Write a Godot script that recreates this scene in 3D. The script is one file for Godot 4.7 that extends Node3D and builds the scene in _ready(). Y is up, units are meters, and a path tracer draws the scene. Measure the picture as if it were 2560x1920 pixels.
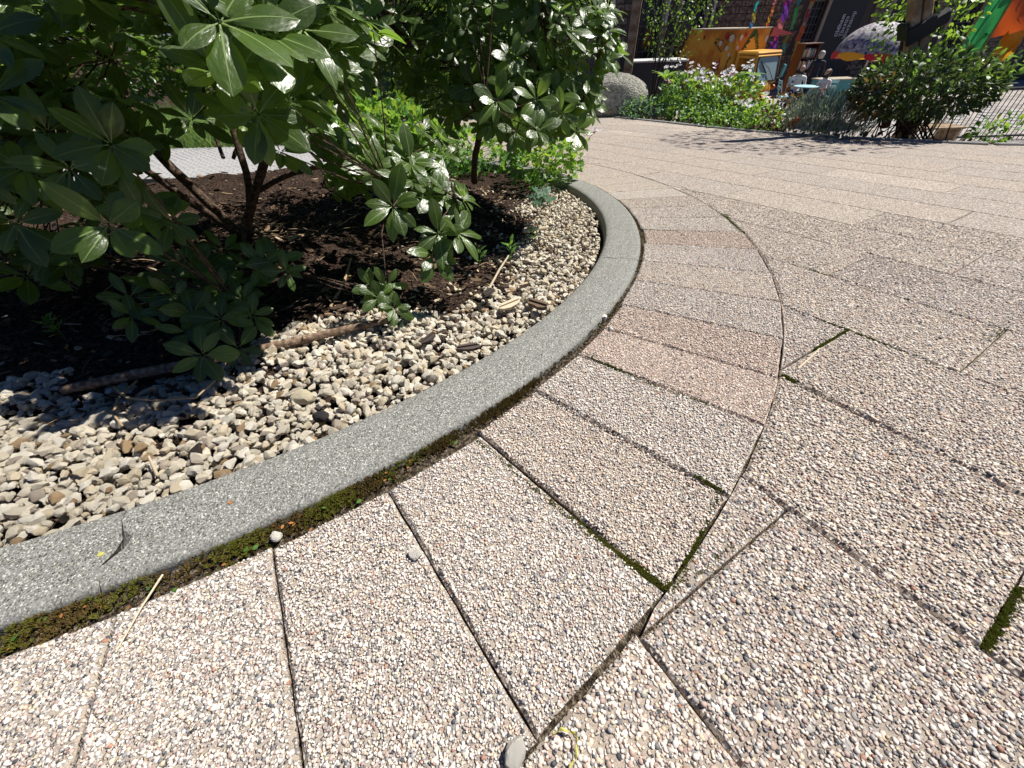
extends Node3D
# A ramped, paved garden path beside a round planted bed; beyond it a second bed and a courtyard with a decorated three-wheeler.
const TILT := Basis(Vector3(0.99996, -0.00638, 0.00595), Vector3(0.00683, 0.9969, -0.07844), Vector3(-0.00543, 0.07848, 0.9969))   # the ramp's fall
const BED_C := Vector2(-1.315, -1.905)     # middle of the round bed, on the ramp (x, z)
const R_IN := 1.733
const R_OUT := 1.866
var rng := RandomNumberGenerator.new()
var taken := {}
var M := {}

class MB:
	var v := PackedVector3Array()
	var n := PackedVector3Array()
	var uv := PackedVector2Array()
	var c := PackedColorArray()
	var ix := PackedInt32Array()
	var tint := Color.WHITE
	var colored := false
	func vert(p: Vector3, t := Vector2.ZERO) -> int:
		v.append(p); uv.append(t); c.append(tint)
		return v.size() - 1
	func tri(a: Vector3, b: Vector3, d: Vector3) -> void:
		var i := vert(a, Vector2(a.x, a.z)); vert(b, Vector2(b.x, b.z)); vert(d, Vector2(d.x, d.z))
		ix.append_array([i, i + 1, i + 2])
	func quad(a: Vector3, b: Vector3, d: Vector3, e: Vector3) -> void:
		var i := vert(a, Vector2(0, 0)); vert(b, Vector2(1, 0)); vert(d, Vector2(1, 1)); vert(e, Vector2(0, 1))
		ix.append_array([i, i + 1, i + 2, i, i + 2, i + 3])
	func box(at: Vector3, size: Vector3, b := Basis()) -> void:
		var h := size / 2.0
		var p := []
		for i in 8:
			p.append(at + b * Vector3(h.x if i & 1 else -h.x, h.y if i & 2 else -h.y, h.z if i & 4 else -h.z))
		quad(p[0], p[2], p[3], p[1]); quad(p[4], p[5], p[7], p[6])
		quad(p[0], p[4], p[6], p[2]); quad(p[1], p[3], p[7], p[5])
		quad(p[0], p[1], p[5], p[4]); quad(p[2], p[6], p[7], p[3])
	# a box with its edges cut at 45 degrees
	func bevel(at: Vector3, size: Vector3, r: float, b := Basis()) -> void:
		var h := size / 2.0
		r = minf(r, minf(h.x, minf(h.y, h.z)) * 0.9)
		var P := func(x: float, y: float, z: float) -> Vector3: return at + b * Vector3(x, y, z)
		for s in [-1.0, 1.0]:
			var f := [P.call(s * h.x, -h.y + r, -h.z + r), P.call(s * h.x, h.y - r, -h.z + r), P.call(s * h.x, h.y - r, h.z - r), P.call(s * h.x, -h.y + r, h.z - r)]
			if s > 0: quad(f[0], f[1], f[2], f[3])
			else: quad(f[3], f[2], f[1], f[0])
			f = [P.call(-h.x + r, s * h.y, -h.z + r), P.call(h.x - r, s * h.y, -h.z + r), P.call(h.x - r, s * h.y, h.z - r), P.call(-h.x + r, s * h.y, h.z - r)]
			if s < 0: quad(f[0], f[1], f[2], f[3])
			else: quad(f[3], f[2], f[1], f[0])
			f = [P.call(-h.x + r, -h.y + r, s * h.z), P.call(h.x - r, -h.y + r, s * h.z), P.call(h.x - r, h.y - r, s * h.z), P.call(-h.x + r, h.y - r, s * h.z)]
			if s > 0: quad(f[0], f[1], f[2], f[3])
			else: quad(f[3], f[2], f[1], f[0])
		for s in [-1.0, 1.0]:
			for t in [-1.0, 1.0]:
				_strip(P.call(s * h.x, t * (h.y - r), -h.z + r), P.call(s * (h.x - r), t * h.y, -h.z + r), P.call(s * (h.x - r), t * h.y, h.z - r), P.call(s * h.x, t * (h.y - r), h.z - r), s * t > 0)
				_strip(P.call(-h.x + r, s * h.y, t * (h.z - r)), P.call(-h.x + r, s * (h.y - r), t * h.z), P.call(h.x - r, s * (h.y - r), t * h.z), P.call(h.x - r, s * h.y, t * (h.z - r)), s * t > 0)
				_strip(P.call(t * (h.x - r), -h.y + r, s * h.z), P.call(t * h.x, -h.y + r, s * (h.z - r)), P.call(t * h.x, h.y - r, s * (h.z - r)), P.call(t * (h.x - r), h.y - r, s * h.z), s * t > 0)
		for s in [-1.0, 1.0]:
			for t in [-1.0, 1.0]:
				for u in [-1.0, 1.0]:
					var q := [P.call(s * h.x, t * (h.y - r), u * (h.z - r)), P.call(s * (h.x - r), t * h.y, u * (h.z - r)), P.call(s * (h.x - r), t * (h.y - r), u * h.z)]
					if s * t * u > 0: tri(q[0], q[1], q[2])
					else: tri(q[2], q[1], q[0])
	func _strip(a: Vector3, b: Vector3, d: Vector3, e: Vector3, flip: bool) -> void:
		if flip: quad(e, d, b, a)
		else: quad(a, b, d, e)
	# swept tube along points with a radius each
	func tube(pts: Array, radii: Array, sides := 6, caps := true) -> void:
		var base := v.size()
		var up := Vector3(0.31, 0.87, 0.22).normalized()
		var along := 0.0
		for i in pts.size():
			var d: Vector3 = (pts[mini(i + 1, pts.size() - 1)] - pts[maxi(i - 1, 0)])
			d = d.normalized() if d.length() > 1e-9 else Vector3.UP
			if i: along += (pts[i] - pts[i - 1]).length()
			var x := d.cross(up)
			if x.length() < 0.05: x = d.cross(Vector3.RIGHT)
			x = x.normalized()
			up = x.cross(d).normalized()
			for k in sides + 1:
				var a := TAU * k / sides
				vert(pts[i] + (x * cos(a) + up * sin(a)) * radii[i], Vector2(float(k) / sides, along * 8.0))
		for i in pts.size() - 1:
			for k in sides:
				var a := base + i * (sides + 1) + k
				var b := a + sides + 1
				ix.append_array([a, a + 1, b + 1, a, b + 1, b])
		if caps:
			for e in [0, pts.size() - 1]:
				var m := vert(pts[e], Vector2(0.5, 0.5))
				for k in sides:
					var a: int = base + e * (sides + 1) + k
					if e == 0: ix.append_array([m, a + 1, a])
					else: ix.append_array([m, a, a + 1])
	# profile of (radius, height) turned about the y axis
	func lathe(profile: Array, at := Vector3.ZERO, sides := 16, b := Basis()) -> void:
		var base := v.size()
		for i in profile.size():
			for k in sides + 1:
				var a := TAU * k / sides
				vert(at + b * Vector3(cos(a) * profile[i].x, profile[i].y, sin(a) * profile[i].x), Vector2(float(k) / sides * 4.0, float(i)))
		for i in profile.size() - 1:
			for k in sides:
				var a := base + i * (sides + 1) + k
				var d := a + sides + 1
				ix.append_array([a, d, d + 1, a, d + 1, a + 1])
	# grid of points, rows of equal length
	func grid(rows: Array, flip := false) -> void:
		var base := v.size()
		var w: int = rows[0].size()
		for i in rows.size():
			for j in w:
				vert(rows[i][j], Vector2(float(j) / (w - 1), float(i) / (rows.size() - 1)))
		for i in rows.size() - 1:
			for j in w - 1:
				var a := base + i * w + j
				if flip: ix.append_array([a, a + w, a + w + 1, a, a + w + 1, a + 1])
				else: ix.append_array([a, a + 1, a + w + 1, a, a + w + 1, a + w])
	# outline (x, y) pushed from z0 to z1
	func prism(outline: PackedVector2Array, z0: float, z1: float, xf := Transform3D()) -> void:
		if Geometry2D.is_polygon_clockwise(outline): outline.reverse()
		var t := Geometry2D.triangulate_polygon(outline)
		for i in range(0, t.size(), 3):
			var a := outline[t[i]]; var b := outline[t[i + 1]]; var d := outline[t[i + 2]]
			if (b - a).cross(d - a) < 0:
				var q := b; b = d; d = q
			tri(xf * Vector3(a.x, a.y, z1), xf * Vector3(b.x, b.y, z1), xf * Vector3(d.x, d.y, z1))
			tri(xf * Vector3(a.x, a.y, z0), xf * Vector3(d.x, d.y, z0), xf * Vector3(b.x, b.y, z0))
		for i in outline.size():
			var a := outline[i]; var b := outline[(i + 1) % outline.size()]
			quad(xf * Vector3(a.x, a.y, z0), xf * Vector3(b.x, b.y, z0), xf * Vector3(b.x, b.y, z1), xf * Vector3(a.x, a.y, z1))
	func surface(into: ArrayMesh, smooth := false, material: Material = null) -> ArrayMesh:
		if v.is_empty(): return into
		var arr := []
		arr.resize(Mesh.ARRAY_MAX)
		if smooth:
			n.resize(v.size())
			n.fill(Vector3.ZERO)
			for i in range(0, ix.size(), 3):
				var f := (v[ix[i + 1]] - v[ix[i]]).cross(v[ix[i + 2]] - v[ix[i]])
				for k in 3: n[ix[i + k]] += f
			for i in n.size(): n[i] = n[i].normalized() if n[i].length_squared() > 1e-24 else Vector3.UP
			var jx := PackedInt32Array()
			jx.resize(ix.size())
			for i in range(0, ix.size(), 3):
				jx[i] = ix[i]; jx[i + 1] = ix[i + 2]; jx[i + 2] = ix[i + 1]
			arr[Mesh.ARRAY_VERTEX] = v; arr[Mesh.ARRAY_NORMAL] = n; arr[Mesh.ARRAY_TEX_UV] = uv; arr[Mesh.ARRAY_INDEX] = jx
			if colored: arr[Mesh.ARRAY_COLOR] = c
		else:
			var fv := PackedVector3Array(); var fn := PackedVector3Array(); var fu := PackedVector2Array(); var fc := PackedColorArray()
			fv.resize(ix.size()); fn.resize(ix.size()); fu.resize(ix.size()); fc.resize(ix.size())
			for i in range(0, ix.size(), 3):
				var o := [ix[i], ix[i + 2], ix[i + 1]]
				var f := (v[ix[i + 1]] - v[ix[i]]).cross(v[ix[i + 2]] - v[ix[i]])
				f = f.normalized() if f.length_squared() > 1e-24 else Vector3.UP
				for k in 3:
					fv[i + k] = v[o[k]]; fn[i + k] = f; fu[i + k] = uv[o[k]]; fc[i + k] = c[o[k]]
			arr[Mesh.ARRAY_VERTEX] = fv; arr[Mesh.ARRAY_NORMAL] = fn; arr[Mesh.ARRAY_TEX_UV] = fu
			if colored: arr[Mesh.ARRAY_COLOR] = fc
		into.add_surface_from_arrays(Mesh.PRIMITIVE_TRIANGLES, arr)
		if material: into.surface_set_material(into.get_surface_count() - 1, material)
		return into
	func mesh(smooth := false, material: Material = null) -> ArrayMesh:
		return surface(ArrayMesh.new(), smooth, material)

# ---- names, things, parts
func numbered(called: String) -> String:
	var k: int = taken.get(called, 0)
	taken[called] = k + 1
	return called if k == 0 else "%s_%03d" % [called, k]

func tag(o: Node, label: String, category := "", group := "", kind := "") -> Node:
	if label: o.set_meta("label", label)
	if category: o.set_meta("category", category)
	if group: o.set_meta("group", group)
	if kind: o.set_meta("kind", kind)
	return o

func thing(called: String, label: String, category: String, xf := Transform3D(), group := "", kind := "") -> Node3D:
	var o := Node3D.new()
	o.name = numbered(called)
	add_child(o, true)
	o.transform = xf
	tag(o, label, category, group, kind)
	return o

func part(called: String, mesh: Mesh, parent: Node, material: Material = null, xf := Transform3D(), label := "") -> MeshInstance3D:
	var o := MeshInstance3D.new()
	if parent == self: o.name = numbered(called)
	else:
		var key := "%d %s" % [parent.get_instance_id(), called]
		var k: int = taken.get(key, 0)
		taken[key] = k + 1
		o.name = called if k == 0 else "%s_%03d" % [called, k]
	o.mesh = mesh
	o.transform = xf
	if material: o.material_override = material
	parent.add_child(o, true)
	if label: o.set_meta("label", label)
	return o

# many copies of one mesh: rows = Transform3D, tints = colours (may be empty)
func many(called: String, mesh: Mesh, parent: Node, where: Array, tints: PackedColorArray, kind := "stuff") -> MultiMeshInstance3D:
	var mm := MultiMesh.new()
	mm.transform_format = MultiMesh.TRANSFORM_3D
	mm.use_colors = tints.size() > 0
	mm.mesh = mesh
	mm.instance_count = where.size()
	for i in where.size():
		mm.set_instance_transform(i, where[i])
		if tints.size(): mm.set_instance_color(i, tints[i])
	var o := MultiMeshInstance3D.new()
	o.name = numbered(called) if parent == self else called
	o.multimesh = mm
	parent.add_child(o, true)
	if kind: o.set_meta("kind", kind)
	return o

func near(at: Vector3, b := Basis()) -> Transform3D:      # a place on the ramp
	return Transform3D(TILT, Vector3.ZERO) * Transform3D(b, at)

func rnd(a: float, b: float) -> float: return rng.randf_range(a, b)
func rot() -> Basis:
	return Basis.from_euler(Vector3(rnd(-PI, PI), rnd(-PI, PI), rnd(-PI, PI)))
func dirv(a: Vector3, b: Vector3) -> Basis:                # a basis whose z runs from a to b
	var z := (b - a).normalized()
	var x := Vector3.UP.cross(z)
	x = x.normalized() if x.length() > 0.05 else Vector3.RIGHT
	return Basis(x, z.cross(x), z)

func lin(r: float, g: float, b: float) -> Color: return Color(r, g, b).linear_to_srgb()
func mat(called: String, r: float, g: float, b: float, rough := 0.8, spec := 0.5) -> StandardMaterial3D:
	var m := StandardMaterial3D.new()
	m.resource_name = called
	m.albedo_color = lin(r, g, b)
	m.roughness = rough
	m.metallic_specular = spec
	m.cull_mode = BaseMaterial3D.CULL_DISABLED
	M[called] = m
	return m
func noise_tex(freq: float, ramp: Array, size := 512, kind := FastNoiseLite.TYPE_SIMPLEX_SMOOTH, seed_ := 1, octaves := 4) -> NoiseTexture2D:
	var f := FastNoiseLite.new()
	f.noise_type = kind
	f.seed = seed_
	f.frequency = freq
	f.fractal_octaves = octaves
	var t := NoiseTexture2D.new()
	t.width = size; t.height = size; t.seamless = true; t.noise = f
	if ramp.size():
		var g := Gradient.new()
		var off := PackedFloat32Array(); var col := PackedColorArray()
		for r in ramp:
			off.append(r[0]); col.append(lin(r[1], r[2], r[3]))
		g.offsets = off; g.colors = col
		t.color_ramp = g
	return t
func textured(m: StandardMaterial3D, albedo: Texture2D, height: Texture2D, cm: float, scale: float, world := false) -> StandardMaterial3D:
	m.albedo_texture = albedo
	if height:
		m.heightmap_enabled = true
		m.heightmap_texture = height
		m.heightmap_scale = cm
	m.uv1_triplanar = true
	m.uv1_world_triplanar = world
	m.uv1_scale = Vector3.ONE * scale
	return m

# exposed aggregate: round pebbles of mixed colours set in pale mortar; colour and height, repeating
func aggregate(size: int, cells: int, seed_: int) -> Array:
	var r := RandomNumberGenerator.new()
	r.seed = seed_
	var h := PackedFloat32Array(); h.resize(size * size); h.fill(0.0)
	var col := PackedByteArray(); col.resize(size * size * 3)
	var hb := PackedByteArray(); hb.resize(size * size)
	for i in size * size:
		var g := r.randf()
		var k := int(112 + g * 70)
		col[i * 3] = mini(255, k + 10); col[i * 3 + 1] = k; col[i * 3 + 2] = maxi(0, k - 12)
		hb[i] = int(g * 22)
	var cell := float(size) / cells
	for q in int(cells * cells * 1.55):
		var cx := r.randf() * size; var cy := r.randf() * size
		var rad := cell * (r.randf_range(0.28, 0.5) if r.randf() < 0.82 else r.randf_range(0.5, 0.78))
		var a := r.randf() * PI
		var e := r.randf_range(0.62, 1.0)
		var ca := cos(a); var sa := sin(a)
		var c := pebble_tone(r)
		var top := r.randf_range(0.55, 1.0)
		var R := int(ceil(rad))
		for dy in range(-R, R + 1):
			for dx in range(-R, R + 1):
				var u := (dx * ca + dy * sa) / rad
				var w := (dy * ca - dx * sa) / (rad * e)
				var d := u * u + w * w
				if d < 1.0:
					var i := (posmod(int(cy) + dy, size)) * size + posmod(int(cx) + dx, size)
					var z := top * sqrt(1.0 - d * 0.92)
					if z > h[i]:
						h[i] = z
						hb[i] = int(30 + z * 225)
						var s := 0.92 + 0.16 * r.randf()
						col[i * 3] = mini(255, int(c.r8 * s)); col[i * 3 + 1] = mini(255, int(c.g8 * s)); col[i * 3 + 2] = mini(255, int(c.b8 * s))
	var ia := Image.create_from_data(size, size, false, Image.FORMAT_RGB8, col)
	var ih := Image.create_from_data(size, size, false, Image.FORMAT_L8, hb)
	return [ImageTexture.create_from_image(ia), ImageTexture.create_from_image(ih)]

func pebble_tone(r: RandomNumberGenerator) -> Color:       # sRGB
	var k := r.randf()
	var s := r.randf_range(-0.06, 0.06)
	var c: Color
	if k < 0.34: c = Color(0.84, 0.81, 0.77)
	elif k < 0.46: c = Color(0.77, 0.71, 0.67)
	elif k < 0.58: c = Color(0.68, 0.60, 0.56)
	elif k < 0.65: c = Color(0.82, 0.76, 0.66)
	elif k < 0.79: c = Color(0.64, 0.63, 0.62)
	elif k < 0.86: c = Color(0.48, 0.48, 0.49)
	elif k < 0.955: c = Color(0.89, 0.88, 0.85)
	elif k < 0.99: c = Color(0.30, 0.31, 0.33)
	else: c = Color(0.64, 0.48, 0.40)
	return Color(c.r + s, c.g + s, c.b + s)

func ball(sub: int) -> Array:                                # unit icosphere: points and faces
	var t := (1.0 + sqrt(5.0)) / 2.0
	var v := []
	for p in [Vector3(-1, t, 0), Vector3(1, t, 0), Vector3(-1, -t, 0), Vector3(1, -t, 0), Vector3(0, -1, t), Vector3(0, 1, t), Vector3(0, -1, -t), Vector3(0, 1, -t), Vector3(t, 0, -1), Vector3(t, 0, 1), Vector3(-t, 0, -1), Vector3(-t, 0, 1)]: v.append(p.normalized())
	var f := [0, 11, 5, 0, 5, 1, 0, 1, 7, 0, 7, 10, 0, 10, 11, 1, 5, 9, 5, 11, 4, 11, 10, 2, 10, 7, 6, 7, 1, 8, 3, 9, 4, 3, 4, 2, 3, 2, 6, 3, 6, 8, 3, 8, 9, 4, 9, 5, 2, 4, 11, 6, 2, 10, 8, 6, 7, 9, 8, 1]
	for s in sub:
		var mid := {}
		var g := []
		for i in range(0, f.size(), 3):
			var m := []
			for k in 3:
				var a: int = f[i + k]; var b: int = f[i + (k + 1) % 3]
				var key := mini(a, b) * 100000 + maxi(a, b)
				if not mid.has(key):
					v.append(((v[a] + v[b]) / 2.0).normalized())
					mid[key] = v.size() - 1
				m.append(mid[key])
			g.append_array([f[i], m[0], m[2], f[i + 1], m[1], m[0], f[i + 2], m[2], m[1], m[0], m[1], m[2]])
		f = g
	return [v, f]

# a stone: a ball cut by planes (angular) or only lumpy (round)
func stone(sub: int, cuts: int, squash: Vector3, rough: float, smooth: bool, material: Material = null, depth := 0.62) -> ArrayMesh:
	var b := ball(sub)
	var m := MB.new()
	var planes := []
	for i in cuts: planes.append([rot() * Vector3.UP, rnd(depth, depth + 0.25)])
	for p in b[0]:
		var q: Vector3 = p * (1.0 + rnd(-rough, rough))
		for c in planes:
			var over: float = q.dot(c[0]) - c[1]
			if over > 0: q -= c[0] * over
		m.vert(q * squash, Vector2(p.x, p.z))
	m.ix.append_array(b[1])
	return m.mesh(smooth, material)

# one leaf: base at the origin, length 1 along z, face up
func leaf_mesh(width: float, curl: float, fold: float, wave: float, blade: Material, rib: Material, widest := 0.58) -> ArrayMesh:
	var m := MB.new()
	var rows := []
	var R := 8
	for i in R + 1:
		var t := float(i) / R
		var s := pow(sin(PI * pow(t, 1.22 if widest > 0.52 else 1.0)), 0.68 if widest > 0.52 else 0.8) if widest > 0.0 else sqrt(maxf(0.0, t * (1.0 - t))) * 2.0
		var w := width * maxf(s, 0.02 if i < R else 0.01)
		if i == R: w = width * 0.04
		var row := []
		for j in 5:
			var x := (j - 2) / 2.0
			var y := fold * absf(x) * w - curl * t * t + wave * sin(t * 9.0 + x * 2.2) * absf(x) * 0.5 - absf(x) * absf(x) * w * 0.18
			row.append(Vector3(x * w, y, 0.08 + 0.92 * t * (1.0 - 0.1 * curl)))
		rows.append(row)
	m.grid(rows, true)
	var am := m.mesh(true, blade)
	var k := MB.new()
	for side in [0.004, -0.004]:
		var strip := []
		for i in R + 1:
			var c: Vector3 = rows[i][2]
			var hw := lerpf(0.017, 0.004, float(i) / R)
			strip.append([c + Vector3(-hw, side, 0), c + Vector3(hw, side, 0)])
		k.grid(strip, side > 0)
	k.tube([Vector3(0, 0, 0), Vector3(0, 0.0, 0.09)], [0.016, 0.014], 4, false)
	k.surface(am, true, rib)
	return am

func leaf_mat(called: String, r: float, g: float, b: float, rough: float, glow: Vector3, spec := 0.5) -> StandardMaterial3D:
	var m := mat(called, r, g, b, rough, spec)
	m.backlight_enabled = true
	m.backlight = lin(glow.x, glow.y, glow.z)
	return m

const WH_S1 = [Vector3(-0.445,0.570,-0.805), Vector3(-0.409,0.507,-0.716), Vector3(-0.382,0.556,-0.717), Vector3(-0.359,0.551,-0.789), Vector3(-0.322,0.557,-0.846), Vector3(-0.397,0.452,-0.762), Vector3(-0.371,0.466,-0.824), Vector3(-0.342,0.519,-0.918), Vector3(-0.329,0.558,-1.051), Vector3(-0.448,0.443,-0.806), Vector3(-0.829,0.560,-0.848), Vector3(-0.825,0.484,-0.788), Vector3(-0.930,0.557,-1.050), Vector3(-0.891,0.426,-0.907), Vector3(-0.635,0.419,-0.736), Vector3(-0.654,0.315,-0.666), Vector3(-0.748,0.383,-0.758), Vector3(-0.683,0.308,-0.775), Vector3(-0.657,0.284,-0.795), Vector3(-0.877,0.380,-0.807), Vector3(-0.958,0.287,-0.797), Vector3(-0.845,0.587,-1.163), Vector3(-0.992,0.485,-1.146), Vector3(-1.185,0.510,-1.230), Vector3(-0.919,0.623,-1.128), Vector3(-0.658,0.626,-1.003), Vector3(-0.518,0.619,-0.895), Vector3(-0.409,0.612,-0.889), Vector3(-0.366,0.618,-0.945), Vector3(-0.335,0.608,-1.040), Vector3(-0.332,0.604,-1.177), Vector3(-0.414,0.513,-0.913), Vector3(-0.514,0.498,-0.964), Vector3(-0.651,0.435,-0.978), Vector3(-0.445,0.406,-1.019), Vector3(-0.964,0.382,-0.808), Vector3(-1.123,0.249,-0.831), Vector3(-0.493,0.542,-0.910), Vector3(-0.394,0.473,-1.111), Vector3(-0.440,0.386,-0.876)]
const WI_S1 = [0.5, 1.15, 0.6, 1.10, 0.5, 1.30, 0.3, 1.20, 0.3, 1.10, 0.6, 1.10, 0.3, 1.00, 0.2, 1.00, 0.1, 1.00, 0.4, 1.00, 0.4, 1.20, 0.5, 1.20, 0.3, 1.00, 0.4, 1.00, 0.7, 1.00, 0.9, 1.05, 0.5, 1.00, 0.5, 0.90, 0.5, 0.80, 0.4, 1.00, 0.4, 1.00, 0.2, 1.00, 0.3, 1.00, 0.3, 1.00, 0.2, 1.10, 0.2, 1.20, 0.2, 1.20, 0.2, 1.20, 0.2, 1.10, 0.1, 1.10, 0.1, 1.00, 0.4, 1.00, 0.4, 1.00, 0.4, 0.90, 0.3, 0.90, 0.4, 1.10, 0.4, 1.00, 0.4, 1.00, 0.2, 1.00, 0.4, 0.90]
const WH_SP = [Vector3(-0.642,0.052,-0.674), Vector3(-0.765,0.115,-0.826), Vector3(-0.646,0.081,-0.774), Vector3(-0.710,0.092,-0.782), Vector3(-0.869,0.115,-0.826), Vector3(-0.610,0.143,-0.938), Vector3(-0.646,0.085,-0.866), Vector3(-0.609,0.029,-0.733), Vector3(-0.739,0.128,-0.926), Vector3(-0.855,0.086,-0.791), Vector3(-0.690,0.107,-0.884), Vector3(-0.604,0.067,-0.813), Vector3(-0.712,0.065,-0.748)]
const WI_SP = [0.7, 0.95, 0.5, 0.80, 0.6, 0.85, 0.5, 0.80, 0.5, 0.90, 0.4, 0.75, 0.5, 0.80, 0.5, 0.70, 0.4, 0.80, 0.4, 0.85, 0.5, 0.80, 0.4, 0.85, 0.5, 0.70]
const WH_FB = [Vector3(-0.389,0.340,-1.159), Vector3(-0.368,0.367,-1.244), Vector3(-0.254,0.318,-1.166), Vector3(-0.273,0.255,-0.989), Vector3(-0.193,0.355,-1.323), Vector3(-0.167,0.247,-1.149), Vector3(-0.124,0.230,-1.148), Vector3(-0.178,0.183,-1.008), Vector3(-0.130,0.175,-1.027), Vector3(-0.242,0.283,-1.139), Vector3(-0.192,0.140,-0.974), Vector3(-0.202,0.249,-1.125), Vector3(-0.430,0.312,-1.162), Vector3(-0.339,0.298,-1.125), Vector3(-0.297,0.351,-1.270), Vector3(-0.237,0.372,-1.337), Vector3(-0.347,0.376,-1.315)]
const WI_FB = [0.3, 1.10, 0.2, 0.90, 0.3, 0.95, 0.7, 1.00, 0.0, 0.95, 0.1, 0.90, 0.0, 0.80, 0.5, 0.95, 0.1, 0.90, 0.2, 0.90, 0.5, 0.80, 0.3, 0.85, 0.3, 1.00, 0.3, 1.00, 0.1, 0.90, 0.1, 0.90, 0.1, 0.90]
const WH_FC = [Vector3(-0.353,0.080,-0.926), Vector3(-0.316,0.078,-0.938), Vector3(-0.335,0.058,-0.909), Vector3(-0.292,0.042,-0.883)]
const WI_FC = [0.7, 0.80, 0.6, 0.75, 0.5, 0.75, 0.5, 0.65]
const WH_S2 = [Vector3(0.190,0.596,-1.553), Vector3(0.024,0.534,-1.504), Vector3(-0.023,0.437,-1.389), Vector3(0.112,0.567,-1.659), Vector3(0.094,0.437,-1.427), Vector3(0.096,0.364,-1.369), Vector3(-0.109,0.469,-1.644), Vector3(-0.125,0.639,-1.779), Vector3(0.337,0.602,-1.686), Vector3(0.376,0.549,-1.682), Vector3(0.297,0.491,-1.662), Vector3(0.279,0.453,-1.631), Vector3(0.218,0.390,-1.556), Vector3(-0.182,0.433,-1.680), Vector3(-0.284,0.589,-1.612), Vector3(-0.306,0.641,-1.590), Vector3(-0.379,0.587,-1.546), Vector3(-0.280,0.501,-1.734), Vector3(0.033,0.358,-1.428), Vector3(-0.043,0.374,-1.505), Vector3(0.182,0.502,-1.606), Vector3(0.249,0.561,-1.654), Vector3(0.318,0.662,-1.734), Vector3(0.055,0.640,-1.653), Vector3(-0.034,0.628,-1.707), Vector3(0.155,0.658,-1.667), Vector3(0.229,0.348,-1.484), Vector3(-0.237,0.353,-1.680), Vector3(-0.411,0.521,-1.430), Vector3(0.295,0.405,-1.593), Vector3(0.371,0.657,-1.794), Vector3(-0.363,0.523,-1.623), Vector3(-0.082,0.563,-1.783), Vector3(0.012,0.485,-1.529), Vector3(0.161,0.443,-1.496), Vector3(0.125,0.502,-1.543)]
const WI_S2 = [0.3, 1.05, 0.2, 0.90, 0.8, 1.00, 0.3, 0.90, 0.3, 0.95, 0.2, 0.90, 0.7, 1.00, 0.7, 1.00, 0.1, 0.95, 0.0, 0.90, 0.0, 0.90, 0.0, 0.90, 0.1, 0.95, 0.6, 0.95, 0.1, 1.00, 0.1, 1.00, 0.1, 1.00, 0.3, 0.90, 0.3, 0.90, 0.4, 0.95, 0.3, 0.95, 0.1, 1.00, 0.1, 1.00, 0.4, 1.00, 0.5, 1.00, 0.2, 1.00, 0.0, 0.85, 0.4, 0.90, 0.2, 0.95, 0.0, 0.80, 0.0, 0.90, 0.2, 0.90, 0.6, 0.90, 0.4, 0.90, 0.3, 0.90, 0.3, 0.95]
const MOSS := [ [Vector2(-0.064, -0.464), Vector2(0.065, -0.321), 0.010], [Vector2(0.065, -0.321), Vector2(0.139, -0.245), 0.013], [Vector2(0.139, -0.245), Vector2(0.192, -0.206), 0.017], [Vector2(0.192, -0.206), Vector2(0.238, -0.261), 0.010], [Vector2(0.238, -0.261), Vector2(0.304, -0.341), 0.006], [Vector2(0.226, -0.224), Vector2(0.325, -0.287), 0.006], [Vector2(0.157, -0.729), Vector2(0.216, -0.669), 0.010], [Vector2(0.216, -0.669), Vector2(0.288, -0.594), 0.007], [Vector2(0.288, -0.594), Vector2(0.369, -0.540), 0.004], [Vector2(0.281, -0.378), Vector2(0.311, -0.348), 0.006], [Vector2(0.815, -0.794), Vector2(0.681, -0.714), 0.009], [Vector2(0.775, -0.841), Vector2(0.815, -0.794), 0.004], [Vector2(0.815, -0.794), Vector2(0.902, -0.618), 0.003], [Vector2(1.176, -0.781), Vector2(1.080, -0.728), 0.010], [Vector2(0.541, -1.600), Vector2(0.684, -1.567), 0.007], [Vector2(0.684, -1.567), Vector2(0.816, -1.541), 0.004], [Vector2(0.818, -1.746), Vector2(0.990, -1.761), 0.005], [Vector2(0.962, -1.789), Vector2(0.908, -1.543), 0.022], [Vector2(0.916, -1.558), Vector2(0.928, -1.507), 0.010], [Vector2(0.926, -1.218), Vector2(1.042, -0.924), 0.003], [Vector2(0.932, -1.207), Vector2(0.969, -1.087), 0.004], [Vector2(0.915, -1.136), Vector2(1.149, -1.256), 0.003], [Vector2(0.608, -3.131), Vector2(0.685, -3.087), 0.012], [Vector2(0.881, -2.673), Vector2(0.980, -2.751), 0.010], [Vector2(0.606, -0.198), Vector2(0.502, -0.137), 0.012], [Vector2(0.963, -2.346), Vector2(1.001, -2.110), 0.006], [Vector2(0.562, -0.626), Vector2(0.571, -0.598), 0.012] ]
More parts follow.
